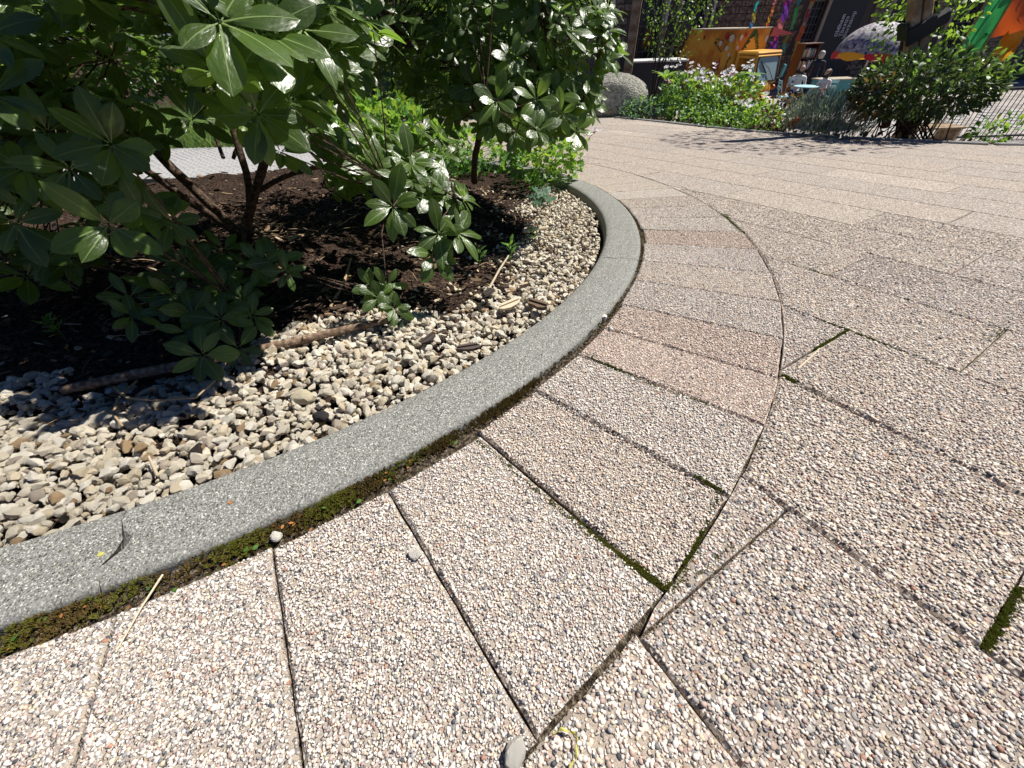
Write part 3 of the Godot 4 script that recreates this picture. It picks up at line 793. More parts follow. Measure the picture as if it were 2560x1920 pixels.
# ---------------------------------------------------------------- soil, gravel, bark, moss
func soil_y(x: float, z: float) -> float:
	var r := Vector2(x, z).distance_to(BED_C)
	return -0.036 + 0.10 * smoothstep(1.42, 0.75, r) + 0.010 * sin(x * 17.0 + z * 9.0) * smoothstep(1.7, 1.2, r) + 0.008 * sin(z * 23.0 - x * 11.0) * smoothstep(1.7, 1.2, r)
func build_bed() -> void:
	var m := MB.new()
	var rows := []
	for i in 40:
		var row := []
		var r := 1.728 * i / 39.0
		for k in 121:
			var a := TAU * k / 120.0
			var p := BED_C + Vector2.from_angle(a) * r
			row.append(Vector3(p.x, soil_y(p.x, p.y) + (rnd(-0.004, 0.004) if k < 120 else 0.0), p.y))
		row[120] = row[0]
		rows.append(row)
	m.grid(rows, true)
	tag(part("soil", m.mesh(true), self, M.soil, near(Vector3.ZERO)), "", "", "", "structure")
	# limestone chippings in a band along the kerb
	var shapes := []
	for i in 5: shapes.append(stone(1, 11, Vector3(1.0, rnd(0.5, 0.8), rnd(0.55, 0.9)), 0.14, false, M.limestone, 0.48))
	var gravel := Node3D.new()
	gravel.name = "gravel"
	add_child(gravel, true)
	gravel.transform = near(Vector3.ZERO)
	tag(gravel, "cream limestone chippings banked along the inside of the granite kerb", "gravel", "", "stuff")
	var xs := [[], [], [], [], []]
	var cs := [PackedColorArray(), PackedColorArray(), PackedColorArray(), PackedColorArray(), PackedColorArray()]
	for q in 15000:
		var deg := rnd(-24.0, 104.0)
		var r := 1.716 - 0.47 * pow(rng.randf(), 1.05)
		var edge := 1.30 + 0.05 * sin(deg * 0.21) + 0.03 * sin(deg * 0.53 + 1.0)
		if deg < 40.0 and deg > 12.0: edge += 0.21 * (1.0 - absf(deg - 29.0) / 17.0) + 0.02
		if deg <= 12.0: edge += 0.05 + 0.006 * (12.0 - deg)
		if r < edge + rnd(-0.05, 0.05) and rng.randf() < 0.96: continue
		var p := BED_C + Vector2.from_angle(deg_to_rad(deg)) * r
		if deg < 12.0 and rng.randf() < 0.15: continue
		var big := lerpf(1.0, 0.70, smoothstep(50.0, 0.0, deg))
		var s := big * (rnd(0.0065, 0.0115) if rng.randf() < 0.62 else rnd(0.0115, 0.0185))
		if r > R_IN - s * 1.1: continue
		var y := soil_y(p.x, p.y) + rnd(0.0, 0.020) * smoothstep(edge - 0.02, edge + 0.12, r) + s * 0.35
		var b := Basis.from_euler(Vector3(rnd(-0.5, 0.5), rnd(0, TAU), rnd(-0.5, 0.5))).scaled(Vector3.ONE * s)
		var k := rng.randi() % 5
		xs[k].append(Transform3D(b, Vector3(p.x, y, p.y)))
		var t := rng.randf()
		var c := Color(0.78, 0.72, 0.60) if t < 0.5 else (Color(0.86, 0.82, 0.73) if t < 0.72 else (Color(0.72, 0.63, 0.48) if t < 0.86 else (Color(0.52, 0.45, 0.38) if t < 0.95 else Color(0.42, 0.30, 0.18))))
		var v := rnd(0.86, 1.12)
		cs[k].append(Color(c.r * v, c.g * v, c.b * v))
	for k in 5: many("limestone_chipping", shapes[k], gravel, xs[k], cs[k])
	# a few stones large enough to be picked out
	var picks := [[Vector3(-0.93, -0.022, -0.345), 0.032, Color(0.62, 0.5, 0.36), "large flat tan stone lying in the pale gravel at the left edge", "gravel stone"], [Vector3(-0.37, -0.012, -0.545), 0.017, Color(0.045, 0.042, 0.045), "rounded black stone lying on the cream gravel", "dark stone"], [Vector3(-0.56, -0.014, -0.465), 0.019, Color(0.05, 0.04, 0.038), "dark lump of bark on the gravel near the kerb", "dark stone"], [Vector3(-0.425, -0.008, -0.60), 0.023, Color(0.70, 0.63, 0.46), "biggest pale stone standing up from the gravel beside the black stone", "gravel stone"]]
	for q in picks:
		var o := part("stone", stone(2, 9, Vector3(1.0, 0.62, 0.8), 0.05, false), self, null, near(q[0], Basis.from_euler(Vector3(rnd(-0.3, 0.3), rnd(0, 6), 0)).scaled(Vector3.ONE * q[1])))
		var mm: StandardMaterial3D = M.limestone.duplicate()
		mm.vertex_color_use_as_albedo = false
		mm.albedo_color = q[2].linear_to_srgb()
		o.material_override = mm
		tag(o, q[3], q[4])
	# bark mulch: flat splinters
	var chip := MB.new()
	var ring := [Vector2(-1, -0.22), Vector2(-0.7, -0.36), Vector2(0.2, -0.30), Vector2(0.9, -0.24), Vector2(1, 0.05), Vector2(0.6, 0.3), Vector2(-0.3, 0.34), Vector2(-0.9, 0.12)]
	chip.prism(PackedVector2Array(ring), -0.09, 0.09, Transform3D(Basis(Vector3.RIGHT, -PI / 2), Vector3.ZERO))
	var chips := []
	var chip_c := PackedColorArray()
	for q in 11000:
		var deg := rnd(-40.0, 112.0) if rng.randf() < 0.68 else rnd(-180.0, 180.0)
		var r := 1.62 * sqrt(rnd(0.0, 1.0))
		if r > 1.36 + 0.05 * sin(deg * 0.21) and not (deg > 12.0 and deg < 44.0 and r < 1.58) and rng.randf() < 0.95: continue
		if r > 1.42 and rng.randf() < 0.5: continue
		var p := BED_C + Vector2.from_angle(deg_to_rad(deg)) * r
		var s := rnd(0.004, 0.013) if rng.randf() < 0.8 else rnd(0.013, 0.026)
		var b := Basis.from_euler(Vector3(rnd(-0.7, 0.7), rnd(0, TAU), rnd(-0.5, 0.5))).scaled(Vector3(s, s * rnd(0.5, 1.2), s * rnd(0.5, 1.1)))
		chips.append(Transform3D(b, Vector3(p.x, soil_y(p.x, p.y) + rnd(0.0, 0.012) + (0.014 if r > 1.36 else 0.0), p.y)))
		var t := rng.randf()
		var c := Color(0.05, 0.032, 0.022) if t < 0.6 else (Color(0.10, 0.065, 0.042) if t < 0.85 else (Color(0.22, 0.15, 0.09) if t < 0.95 else Color(0.42, 0.33, 0.22)))
		chip_c.append(c * rnd(0.7, 1.3))
	var bark := many("bark_mulch", chip.mesh(false, M.bark_chip), self, chips, chip_c)
	bark.transform = near(Vector3.ZERO)
	tag(bark, "dark shredded bark mulch under the evergreen shrubs", "mulch")
	var bits := []
	var bit_c := PackedColorArray()
	var straw := MB.new()
	straw.tube([Vector3(0, 0, -1), Vector3(0.06, 0.05, -0.3), Vector3(-0.04, 0.03, 0.4), Vector3(0.05, 0, 1)], [0.02, 0.028, 0.026, 0.014], 5)
	for q in 420:
		var deg := rnd(-25.0, 110.0)
		var r := rnd(0.6, 1.68)
		if r > 1.45 and rng.randf() < 0.75: continue
		var p := BED_C + Vector2.from_angle(deg_to_rad(deg)) * r
		var s := rnd(0.012, 0.055)
		bits.append(Transform3D(Basis.from_euler(Vector3(rnd(-0.25, 0.25), rnd(0, TAU), 0)).scaled(Vector3(rnd(0.025, 0.045), s, s)), Vector3(p.x, soil_y(p.x, p.y) + rnd(0.006, 0.022), p.y)))
		bit_c.append(Color(0.36, 0.27, 0.17) * rnd(0.3, 1.3))
	var sw := many("plant_debris", straw.mesh(true, M.bark_chip), self, bits, bit_c)
	sw.transform = near(Vector3.ZERO)
	tag(sw, "thin dry stalks and straw scattered over the mulch", "plant debris")
	build_moss()

func build_moss() -> void:
	var tuft := func(material: Material) -> ArrayMesh:
		var m := MB.new()
		for k in 9:
			var d := Vector3(rnd(-1, 1), rnd(0.5, 1.4), rnd(-1, 1)).normalized()
			var s := d.cross(Vector3(rnd(-1, 1), 0.2, rnd(-1, 1))).normalized() * 0.2
			var b := Vector3(rnd(-0.4, 0.4), 0, rnd(-0.4, 0.4))
			m.tri(b - s, b + s, b + d * rnd(0.7, 1.2))
			m.tri(b - s.cross(d), b + s.cross(d), b + d * rnd(0.6, 1.1))
		return m.mesh(false, material)
	var gs := []; var bs := []
	# along the foot of the kerb
	for q in 9000:
		var deg := rnd(43.0, 96.0) if rng.randf() < 0.8 else rnd(-30.0, 43.0)
		var w := 1.0 if deg > 53.0 else (0.75 if deg > 44.0 else (0.35 + 0.4 * maxf(0.0, sin(deg * 0.45))))
		if rng.randf() > w * (0.62 + 0.38 * sin(deg * 0.9 + 2.0 * sin(deg * 0.37))): continue
		var r := R_OUT + rnd(0.0, 0.036 if deg > 53.0 else (0.022 if deg > 44.0 else 0.014)) * rnd(0.5, 1.0)
		var p := BED_C + Vector2.from_angle(deg_to_rad(deg)) * r
		var s := rnd(0.0024, 0.0058)
		var t := Transform3D(Basis(Vector3.UP, rnd(0, TAU)).scaled(Vector3.ONE * s), Vector3(p.x, rnd(-0.009, -0.002) + 0.006 * maxf(0.0, 1.0 - (r - R_OUT) / 0.03), p.y))
		if sin(deg * 1.7) + rnd(-0.9, 0.9) > 0.1 and deg > 50.0: gs.append(t)
		else: bs.append(t)
	var a := many("moss", tuft.call(M.moss_green), self, gs, PackedColorArray())
	a.transform = near(Vector3.ZERO)
	tag(a, "green moss growing along the foot of the granite kerb", "moss")
	a = many("moss", tuft.call(M.moss_brown), self, bs, PackedColorArray())
	a.transform = near(Vector3.ZERO)
	tag(a, "brown dried moss at the foot of the granite kerb", "moss")
	gs = []
	for q in MOSS:
		var len: float = q[0].distance_to(q[1])
		var side: Vector2 = (q[1] - q[0]).normalized().orthogonal()
		for k in int(len * (9000.0 if q[0].length() < 1.2 else 4000.0) * maxf(q[2], 0.005) / 0.008 * 0.5):
			var p: Vector2 = q[0].lerp(q[1], rng.randf()) + side * q[2] * rnd(-0.5, 0.5) * rnd(0.5, 1.0)
			var s := rnd(0.0014, 0.0032)
			gs.append(Transform3D(Basis(Vector3.UP, rnd(0, TAU)).scaled(Vector3.ONE * s), Vector3(p.x, rnd(-0.005, -0.0005), p.y)))
	a = many("moss", tuft.call(M.moss_green), self, gs, PackedColorArray())
	a.transform = near(Vector3.ZERO)
	tag(a, "olive moss filling the joints between the pavers", "moss")
	# rusty seedling leaves in the moss
	var leaves := []
	for q in 64:
		var deg := rnd(52.0, 80.0) if rng.randf() < 0.7 else rnd(80.0, 96.0)
		var p := BED_C + Vector2.from_angle(deg_to_rad(deg)) * (R_OUT + rnd(0.006, 0.04))
		leaves.append(Transform3D(Basis.from_euler(Vector3(rnd(-0.8, 0.1), rnd(0, TAU), rnd(-0.4, 0.4))).scaled(Vector3.ONE * rnd(0.004, 0.0085)), Vector3(p.x, rnd(-0.001, 0.004), p.y)))
	a = many("seedling_leaves", leaf_mesh(0.26, 0.1, 0.3, 0.0, M.leaf_orange, M.leaf_orange, 0.5), self, leaves, PackedColorArray())
	a.transform = near(Vector3.ZERO)
	tag(a, "tiny orange seedling leaves among the moss beside the kerb", "seedlings")
	leaves = []
	for q in 26:
		var p := BED_C + Vector2.from_angle(deg_to_rad(rnd(50.0, 92.0))) * (R_OUT + rnd(0.004, 0.04))
		leaves.append(Transform3D(Basis.from_euler(Vector3(rnd(-0.6, 0.0), rnd(0, TAU), rnd(-0.3, 0.3))).scaled(Vector3.ONE * rnd(0.005, 0.010)), Vector3(p.x, rnd(0.0, 0.004), p.y)))
	a = many("seedling_leaves", leaf_mesh(0.36, 0.1, 0.2, 0.0, M.leaf_soft, M.leaf_soft, 0.5), self, leaves, PackedColorArray())
	a.transform = near(Vector3.ZERO)
	tag(a, "tiny round green weed leaves in the moss beside the kerb", "seedlings")

# ---------------------------------------------------------------- evergreen shrubs
var leaf_kinds := []
func whorl(into: Array, at: Vector3, axis: Vector3, count: int, length: float, lo := 42.0, hi := 82.0) -> void:
	axis = axis.normalized()
	var u := axis.cross(Vector3(0.3, 0.2, 0.9)).normalized()
	var w := axis.cross(u)
	var start := rnd(0, TAU)
	for k in count:
		var phi := start + TAU * k / count * 1.0 + rnd(-0.28, 0.28)
		var psi := deg_to_rad(rnd(lo, hi))
		var d := (axis * cos(psi) + (u * cos(phi) + w * sin(phi)) * sin(psi) + Vector3(0, -0.16, 0)).normalized()
		var n := (axis - d * axis.dot(d)).normalized()
		n = (n + Vector3(rnd(-0.3, 0.3), rnd(-0.1, 0.3), rnd(-0.3, 0.3))).normalized()
		n = (n - d * n.dot(d)).normalized()
		var s := length * rnd(0.68, 1.12)
		into.append(Transform3D(Basis(n.cross(d), n, d).scaled(Vector3.ONE * s), at + d * 0.004))

func leafy(root: Node3D, leaves: Array, fresh: float, cap: int, eye: Vector3) -> void:
	# the nearest leaves are single parts, the mass behind them is one
	leaves.sort_custom(func(a, b): return a.origin.distance_squared_to(eye) < b.origin.distance_squared_to(eye))
	var stuff := [[], []]
	for i in leaves.size():
		var t: Transform3D = leaves[i]
		if i < cap:
			var g := rng.randf()
			var tone := 2 if g < fresh else (1 if g < 0.5 + fresh * 0.5 else 0)
			part("leaf", leaf_kinds[tone * 4 + rng.randi() % 4], root, null, t)
		else: stuff[rng.randi() % 2].append(t)
	if leaves.size() > cap:
		many("foliage", leaf_kinds[0 + 1], root, stuff[0], PackedColorArray())
		many("foliage", leaf_kinds[4 + 2], root, stuff[1], PackedColorArray())

func limb(root: Node3D, called: String, pts: Array, r0: float, r1: float, material: Material, sides := 8) -> void:
	# a limb through the given points, smoothed
	var c := Curve3D.new()
	for i in pts.size():
		var h: Vector3 = (pts[mini(i + 1, pts.size() - 1)] - pts[maxi(i - 1, 0)]) / 6.0
		c.add_point(pts[i], -h, h)
	c.bake_interval = maxf(c.get_baked_length() / 14.0, 0.01)
	var b := c.get_baked_points()
	var ps := []; var rs := []
	for i in b.size():
		ps.append(b[i] + Vector3(rnd(-1, 1), rnd(-1, 1), rnd(-1, 1)) * r0 * 0.12)
		rs.append(lerpf(r0, r1, float(i) / (b.size() - 1)) * rnd(0.92, 1.08))
	var m := MB.new()
	m.tube(ps, rs, sides)
	part(called, m.mesh(true), root, material)

func twigs(root: Node3D, nodes: Array, tips: Array, r: float, material: Material) -> void:
	var m := MB.new()
	for t in tips:
		var best: Vector3 = nodes[0]
		for n in nodes:
			if n.distance_squared_to(t) < best.distance_squared_to(t): best = n
		var mid: Vector3 = best.lerp(t, 0.55) + Vector3(rnd(-0.02, 0.02), rnd(-0.03, 0.02), rnd(-0.02, 0.02))
		m.tube([best, best.lerp(mid, 0.5) + Vector3(0, rnd(-0.01, 0.01), 0), mid, t], [r, r * 0.85, r * 0.7, r * 0.5], 5, false)
	part("twigs", m.mesh(true), root, material)

func rebase(root: Node3D, foot: Vector3) -> void:          # put a thing's origin at its foot
	root.transform = root.transform * Transform3D(Basis(), foot)
	for c in root.get_children(): c.position -= foot

func in_blob(c: Vector3, s: Vector3, shell: float) -> Vector3:
	var d := Vector3(rnd(-1, 1), rnd(-1, 1), rnd(-1, 1))
	while d.length() > 1.0 or d.length() < 0.05: d = Vector3(rnd(-1, 1), rnd(-1, 1), rnd(-1, 1))
	return c + d.normalized() * pow(d.length(), shell) * s

func off_line(p: Vector3, a: Vector3, b: Vector3) -> float:
	var t := clampf((p - a).dot(b - a) / (b - a).length_squared(), 0.0, 1.0)
	return p.distance_to(a + (b - a) * t)

func build_shrubs() -> void:
	for tone in ["leaf_deep", "leaf_mid", "leaf_fresh"]:
		for k in 4:
			leaf_kinds.append(leaf_mesh([0.205, 0.23, 0.19, 0.25][k], [0.10, 0.20, 0.28, 0.06][k], [0.25, 0.10, 0.32, 0.18][k], [0.012, 0.02, 0.008, 0.025][k], M[tone], M.leaf_rib))
	var eye := Vector3(0, 0.49, 0)
	var B := M.stem_bark as Material
	# --- the large shrub on the left
	var s1 := thing("evergreen_shrub", "large many-stemmed evergreen shrub with big glossy oval leaves filling the left of the bed", "shrub", near(Vector3.ZERO), "evergreen shrubs in the round bed")
	var base := Vector3(-0.93, 0.06, -1.40)
	limb(s1, "stem", [base, Vector3(-0.99, 0.2, -1.38), Vector3(-1.13, 0.38, -1.44), Vector3(-1.22, 0.56, -1.6), Vector3(-1.30, 0.95, -1.8)], 0.016, 0.008, B)
	limb(s1, "stem", [base, Vector3(-0.86, 0.22, -1.43), Vector3(-0.88, 0.42, -1.5), Vector3(-0.94, 0.64, -1.62), Vector3(-0.92, 1.0, -1.7)], 0.013, 0.006, B)
	limb(s1, "stem", [base + Vector3(0, 0.02, 0), Vector3(-0.80, 0.24, -1.38), Vector3(-0.70, 0.36, -1.34), Vector3(-0.55, 0.60, -1.22), Vector3(-0.46, 0.85, -1.1)], 0.014, 0.006, B)
	limb(s1, "stem", [base, Vector3(-0.98, 0.26, -1.25), Vector3(-1.05, 0.48, -1.14), Vector3(-1.02, 0.75, -1.05)], 0.012, 0.005, B)
	limb(s1, "stem", [base, Vector3(-0.84, 0.13, -1.28), Vector3(-0.70, 0.13, -1.16), Vector3(-0.60, 0.10, -1.02)], 0.009, 0.004, B)
	limb(s1, "stem", [Vector3(-0.86, 0.20, -1.42), Vector3(-0.70, 0.26, -1.36), Vector3(-0.52, 0.30, -1.27), Vector3(-0.32, 0.27, -1.16), Vector3(-0.14, 0.235, -1.14)], 0.008, 0.003, B)
	limb(s1, "stem", [Vector3(-0.88, 0.14, -1.36), Vector3(-0.76, 0.10, -1.1), Vector3(-0.68, 0.075, -0.88), Vector3(-0.645, 0.05, -0.69)], 0.007, 0.003, B)
	limb(s1, "stem", [Vector3(-0.95, 0.3, -1.5), Vector3(-1.02, 0.48, -1.66), Vector3(-1.0, 0.7, -1.9)], 0.006, 0.003, B)
	limb(s1, "stem", [Vector3(-0.90, 0.3, -1.47), Vector3(-0.80, 0.5, -1.6), Vector3(-0.78, 0.8, -1.72)], 0.006, 0.003, B)
	var nodes := [Vector3(-1.22, 0.56, -1.6), Vector3(-1.13, 0.38, -1.44), Vector3(-0.94, 0.64, -1.62), Vector3(-0.55, 0.60, -1.22), Vector3(-0.46, 0.85, -1.1), Vector3(-1.05, 0.48, -1.14), Vector3(-1.02, 0.75, -1.05), Vector3(-0.60, 0.10, -1.02), Vector3(-0.76, 0.10, -1.1), Vector3(-0.68, 0.075, -0.88), Vector3(-0.32, 0.27, -1.16), Vector3(-0.52, 0.30, -1.27), Vector3(-0.14, 0.235, -1.14), Vector3(-0.70, 0.36, -1.34), Vector3(-1.0, 0.7, -1.9), Vector3(-0.78, 0.8, -1.72)]
	var leaves := []
	var tips := []
	var mid := Vector3(-0.9, 0.35, -1.45)
	for set_ in [[WH_S1, WI_S1, 0.074, 7], [WH_SP, WI_SP, 0.074, 6], [WH_FB, WI_FB, 0.086, 7], [WH_FC, WI_FC, 0.07, 6]]:
		for i in set_[0].size():
			var p: Vector3 = set_[0][i]
			var c: float = set_[1][i * 2]
			var out := (p - mid).normalized()
			var axis := (eye - p).normalized() * c + (out * 0.55 + Vector3(0.25, 0.8, -0.05)) * (1.0 - c) + Vector3(rnd(-0.2, 0.2), rnd(-0.2, 0.2), rnd(-0.2, 0.2))
			whorl(leaves, p, axis, set_[3] + rng.randi() % 3, set_[2] * set_[1][i * 2 + 1])
			tips.append(p)
	var blobs := [[Vector3(-1.12, 0.64, -1.15), Vector3(0.42, 0.32, 0.38), 330], [Vector3(-0.50, 0.68, -1.02), Vector3(0.28, 0.22, 0.28), 170], [Vector3(-0.9, 0.98, -1.35), Vector3(0.75, 0.26, 0.5), 170], [Vector3(-1.20, 0.34, -0.98), Vector3(0.32, 0.24, 0.26), 90], [Vector3(-0.55, 0.58, -1.25), Vector3(0.16, 0.14, 0.2), 30], [Vector3(-0.75, 0.13, -0.92), Vector3(0.2, 0.05, 0.14), 12], [Vector3(-0.34, 0.29, -1.2), Vector3(0.2, 0.08, 0.1), 14]]
	for bl in blobs:
		for k in bl[2]:
			var p := in_blob(bl[0], bl[1], 0.6)
			if off_line(p, Vector3(-0.5, 0.49, -0.75), Vector3(-1.9, 0.52, -2.8)) < 0.10 or off_line(p, Vector3(-0.45, 0.4, -0.75), Vector3(-1.35, 0.1, -2.2)) < 0.07: continue
			if p.y < 0.4 and p.distance_to(Vector3(-0.72, 0.2, -1.1)) > 0.55 and p.x > -0.9 and p.x < -0.5: continue
			var out: Vector3 = (p - mid).normalized()
			whorl(leaves, p, out * 0.6 + Vector3(0.2, 0.75, 0.05) + Vector3(rnd(-0.5, 0.5), rnd(-0.4, 0.4), rnd(-0.5, 0.5)), 5 + rng.randi() % 3, rnd(0.052, 0.076))
			tips.append(p)
	twigs(s1, nodes, tips, 0.0024, B)
	leafy(s1, leaves, 0.14, 298, eye)
	rebase(s1, base)
	# --- the rounder shrub to the right of it
	var s2 := thing("evergreen_shrub", "rounded evergreen shrub on one dark trunk at the bed's right end, its edge sunlit", "shrub", near(Vector3.ZERO), "evergreen shrubs in the round bed")
	var t0 := Vector3(-0.195, 0.0, -2.60)
	limb(s2, "trunk", [t0, Vector3(-0.18, 0.12, -2.50), Vector3(-0.13, 0.3, -2.36), Vector3(-0.12, 0.55, -2.2), Vector3(-0.1, 0.9, -2.1)], 0.020, 0.010, B)
	limb(s2, "branch", [Vector3(-0.14, 0.28, -2.38), Vector3(0.05, 0.42, -2.0), Vector3(0.15, 0.5, -1.75)], 0.010, 0.004, B)
	limb(s2, "branch", [Vector3(-0.13, 0.34, -2.34), Vector3(-0.15, 0.45, -1.95), Vector3(-0.06, 0.45, -1.5)], 0.010, 0.004, B)
	limb(s2, "branch", [Vector3(-0.12, 0.5, -2.2), Vector3(-0.35, 0.6, -1.7), Vector3(-0.42, 0.64, -1.35)], 0.010, 0.003, B)
	limb(s2, "branch", [Vector3(-0.12, 0.55, -2.2), Vector3(0.15, 0.65, -2.0), Vector3(0.34, 0.6, -1.75)], 0.009, 0.003, B)
	limb(s2, "branch", [Vector3(-0.14, 0.3, -2.36), Vector3(0.1, 0.33, -1.9), Vector3(0.22, 0.38, -1.58)], 0.007, 0.003, B)
	nodes = [Vector3(0.05, 0.42, -2.0), Vector3(0.15, 0.5, -1.75), Vector3(-0.15, 0.45, -1.95), Vector3(-0.06, 0.45, -1.5), Vector3(-0.35, 0.6, -1.7), Vector3(-0.42, 0.64, -1.35), Vector3(0.15, 0.65, -2.0), Vector3(0.34, 0.6, -1.75), Vector3(0.22, 0.38, -1.58), Vector3(-0.1, 0.9, -2.1), Vector3(-0.12, 0.55, -2.2)]
	leaves = []
	tips = []
	mid = Vector3(-0.1, 0.45, -2.2)
	for i in WH_S2.size():
		var p: Vector3 = WH_S2[i]
		var c: float = WI_S2[i * 2]
		var out := (p - mid).normalized()
		whorl(leaves, p, (eye - p).normalized() * c + (out * 0.6 + Vector3(0.15, 0.75, 0)) * (1.0 - c) + Vector3(rnd(-0.3, 0.3), rnd(-0.3, 0.3), rnd(-0.3, 0.3)), 6 + rng.randi() % 3, 0.077 * WI_S2[i * 2 + 1])
		tips.append(p)
	blobs = [[Vector3(-0.08, 0.66, -2.05), Vector3(0.46, 0.36, 0.5), 300], [Vector3(0.16, 0.56, -1.85), Vector3(0.24, 0.26, 0.3), 130], [Vector3(-0.36, 0.72, -1.80), Vector3(0.28, 0.18, 0.26), 80], [Vector3(-0.1, 1.0, -2.0), Vector3(0.6, 0.25, 0.6), 130], [Vector3(0.10, 0.42, -1.72), Vector3(0.2, 0.13, 0.3), 70], [Vector3(-0.35, 0.50, -1.95), Vector3(0.25, 0.2, 0.3), 80]]
	for bl in blobs:
		for k in bl[2]:
			var p := in_blob(bl[0], bl[1], 0.55)
			if p.y < 0.30 + maxf(0.0, -0.1 - p.x) * 0.5: continue
			var out: Vector3 = (p - mid).normalized()
			whorl(leaves, p, out * 0.7 + Vector3(0.15, 0.6, 0.05) + Vector3(rnd(-0.5, 0.5), rnd(-0.5, 0.5), rnd(-0.5, 0.5)), 5 + rng.randi() % 3, rnd(0.050, 0.072))
			tips.append(p)
	twigs(s2, nodes, tips, 0.0024, B)
	leafy(s2, leaves, 0.16, 298, eye)
	rebase(s2, t0)

# ---- small leafy plants: leaves through a rounded heap, stems under them
func heap(root: Node3D, c: Vector3, s: Vector3, count: int, length: float, mesh: ArrayMesh, up := 0.6, called := "foliage", shell := 0.5) -> void:
	var w := []
	for k in count:
		var p := in_blob(c, s, shell)
		var out := (p - c) / s
		var d := (out + Vector3(rnd(-0.8, 0.8), rnd(-0.8, 0.8) + up * 0.4, rnd(-0.8, 0.8))).normalized()
		var n := (Vector3.UP * up + out * 0.6 + Vector3(rnd(-0.6, 0.6), rnd(-0.3, 0.6), rnd(-0.6, 0.6)))
		n = (n - d * n.dot(d)).normalized()
		w.append(Transform3D(Basis(n.cross(d), n, d).scaled(Vector3.ONE * length * rnd(0.6, 1.2)), p))
	many(called, mesh, root, w, PackedColorArray())

func stalks(root: Node3D, foot: Vector3, spread: float, tips: Array, r: float, material: Material) -> void:
	var m := MB.new()
	for t in tips:
		var f := foot + Vector3(rnd(-1, 1), 0, rnd(-1, 1)) * spread
		m.tube([f, f.lerp(t, 0.5) + Vector3(rnd(-0.02, 0.02), 0.02, rnd(-0.02, 0.02)), t], [r, r * 0.8, r * 0.5], 4, false)
	part("stems", m.mesh(true), root, material)

# a lobed leaf like a cranesbill's
func lobed(material: Material) -> ArrayMesh:
	var o := PackedVector2Array()
	for k in 45:
		var a := lerpf(-2.6, 2.6, k / 44.0)
		var r := 0.5 * (0.55 + 0.45 * pow(absf(cos(a * 1.75)), 0.6) + 0.10 * cos(a * 10.5))
		o.append(Vector2(sin(a) * r, cos(a) * r + 0.2))
	var m := MB.new()
	var hub := m.vert(Vector3(0, 0.0, 0.15))
	for q in o: m.vert(Vector3(q.x, 0.10 * Vector2(q.x, q.y - 0.2).length() + 0.03 * sin(q.x * 14.0), q.y))
	for k in o.size() - 1: m.ix.append_array([hub, hub + 2 + k, hub + 1 + k])
	return m.mesh(true, material)

func flower(r: float, petals: int, material: Material, cup := 0.3) -> ArrayMesh:
	var m := MB.new()
	for k in petals:
		var a := TAU * k / petals
		var d := Vector3(cos(a), cup, sin(a)).normalized() * r
		var s := Vector3(-sin(a), 0, cos(a)) * r * 0.42
		m.quad(Vector3.ZERO, d * 0.6 - s, d, d * 0.6 + s)
	return m.mesh(false, material)

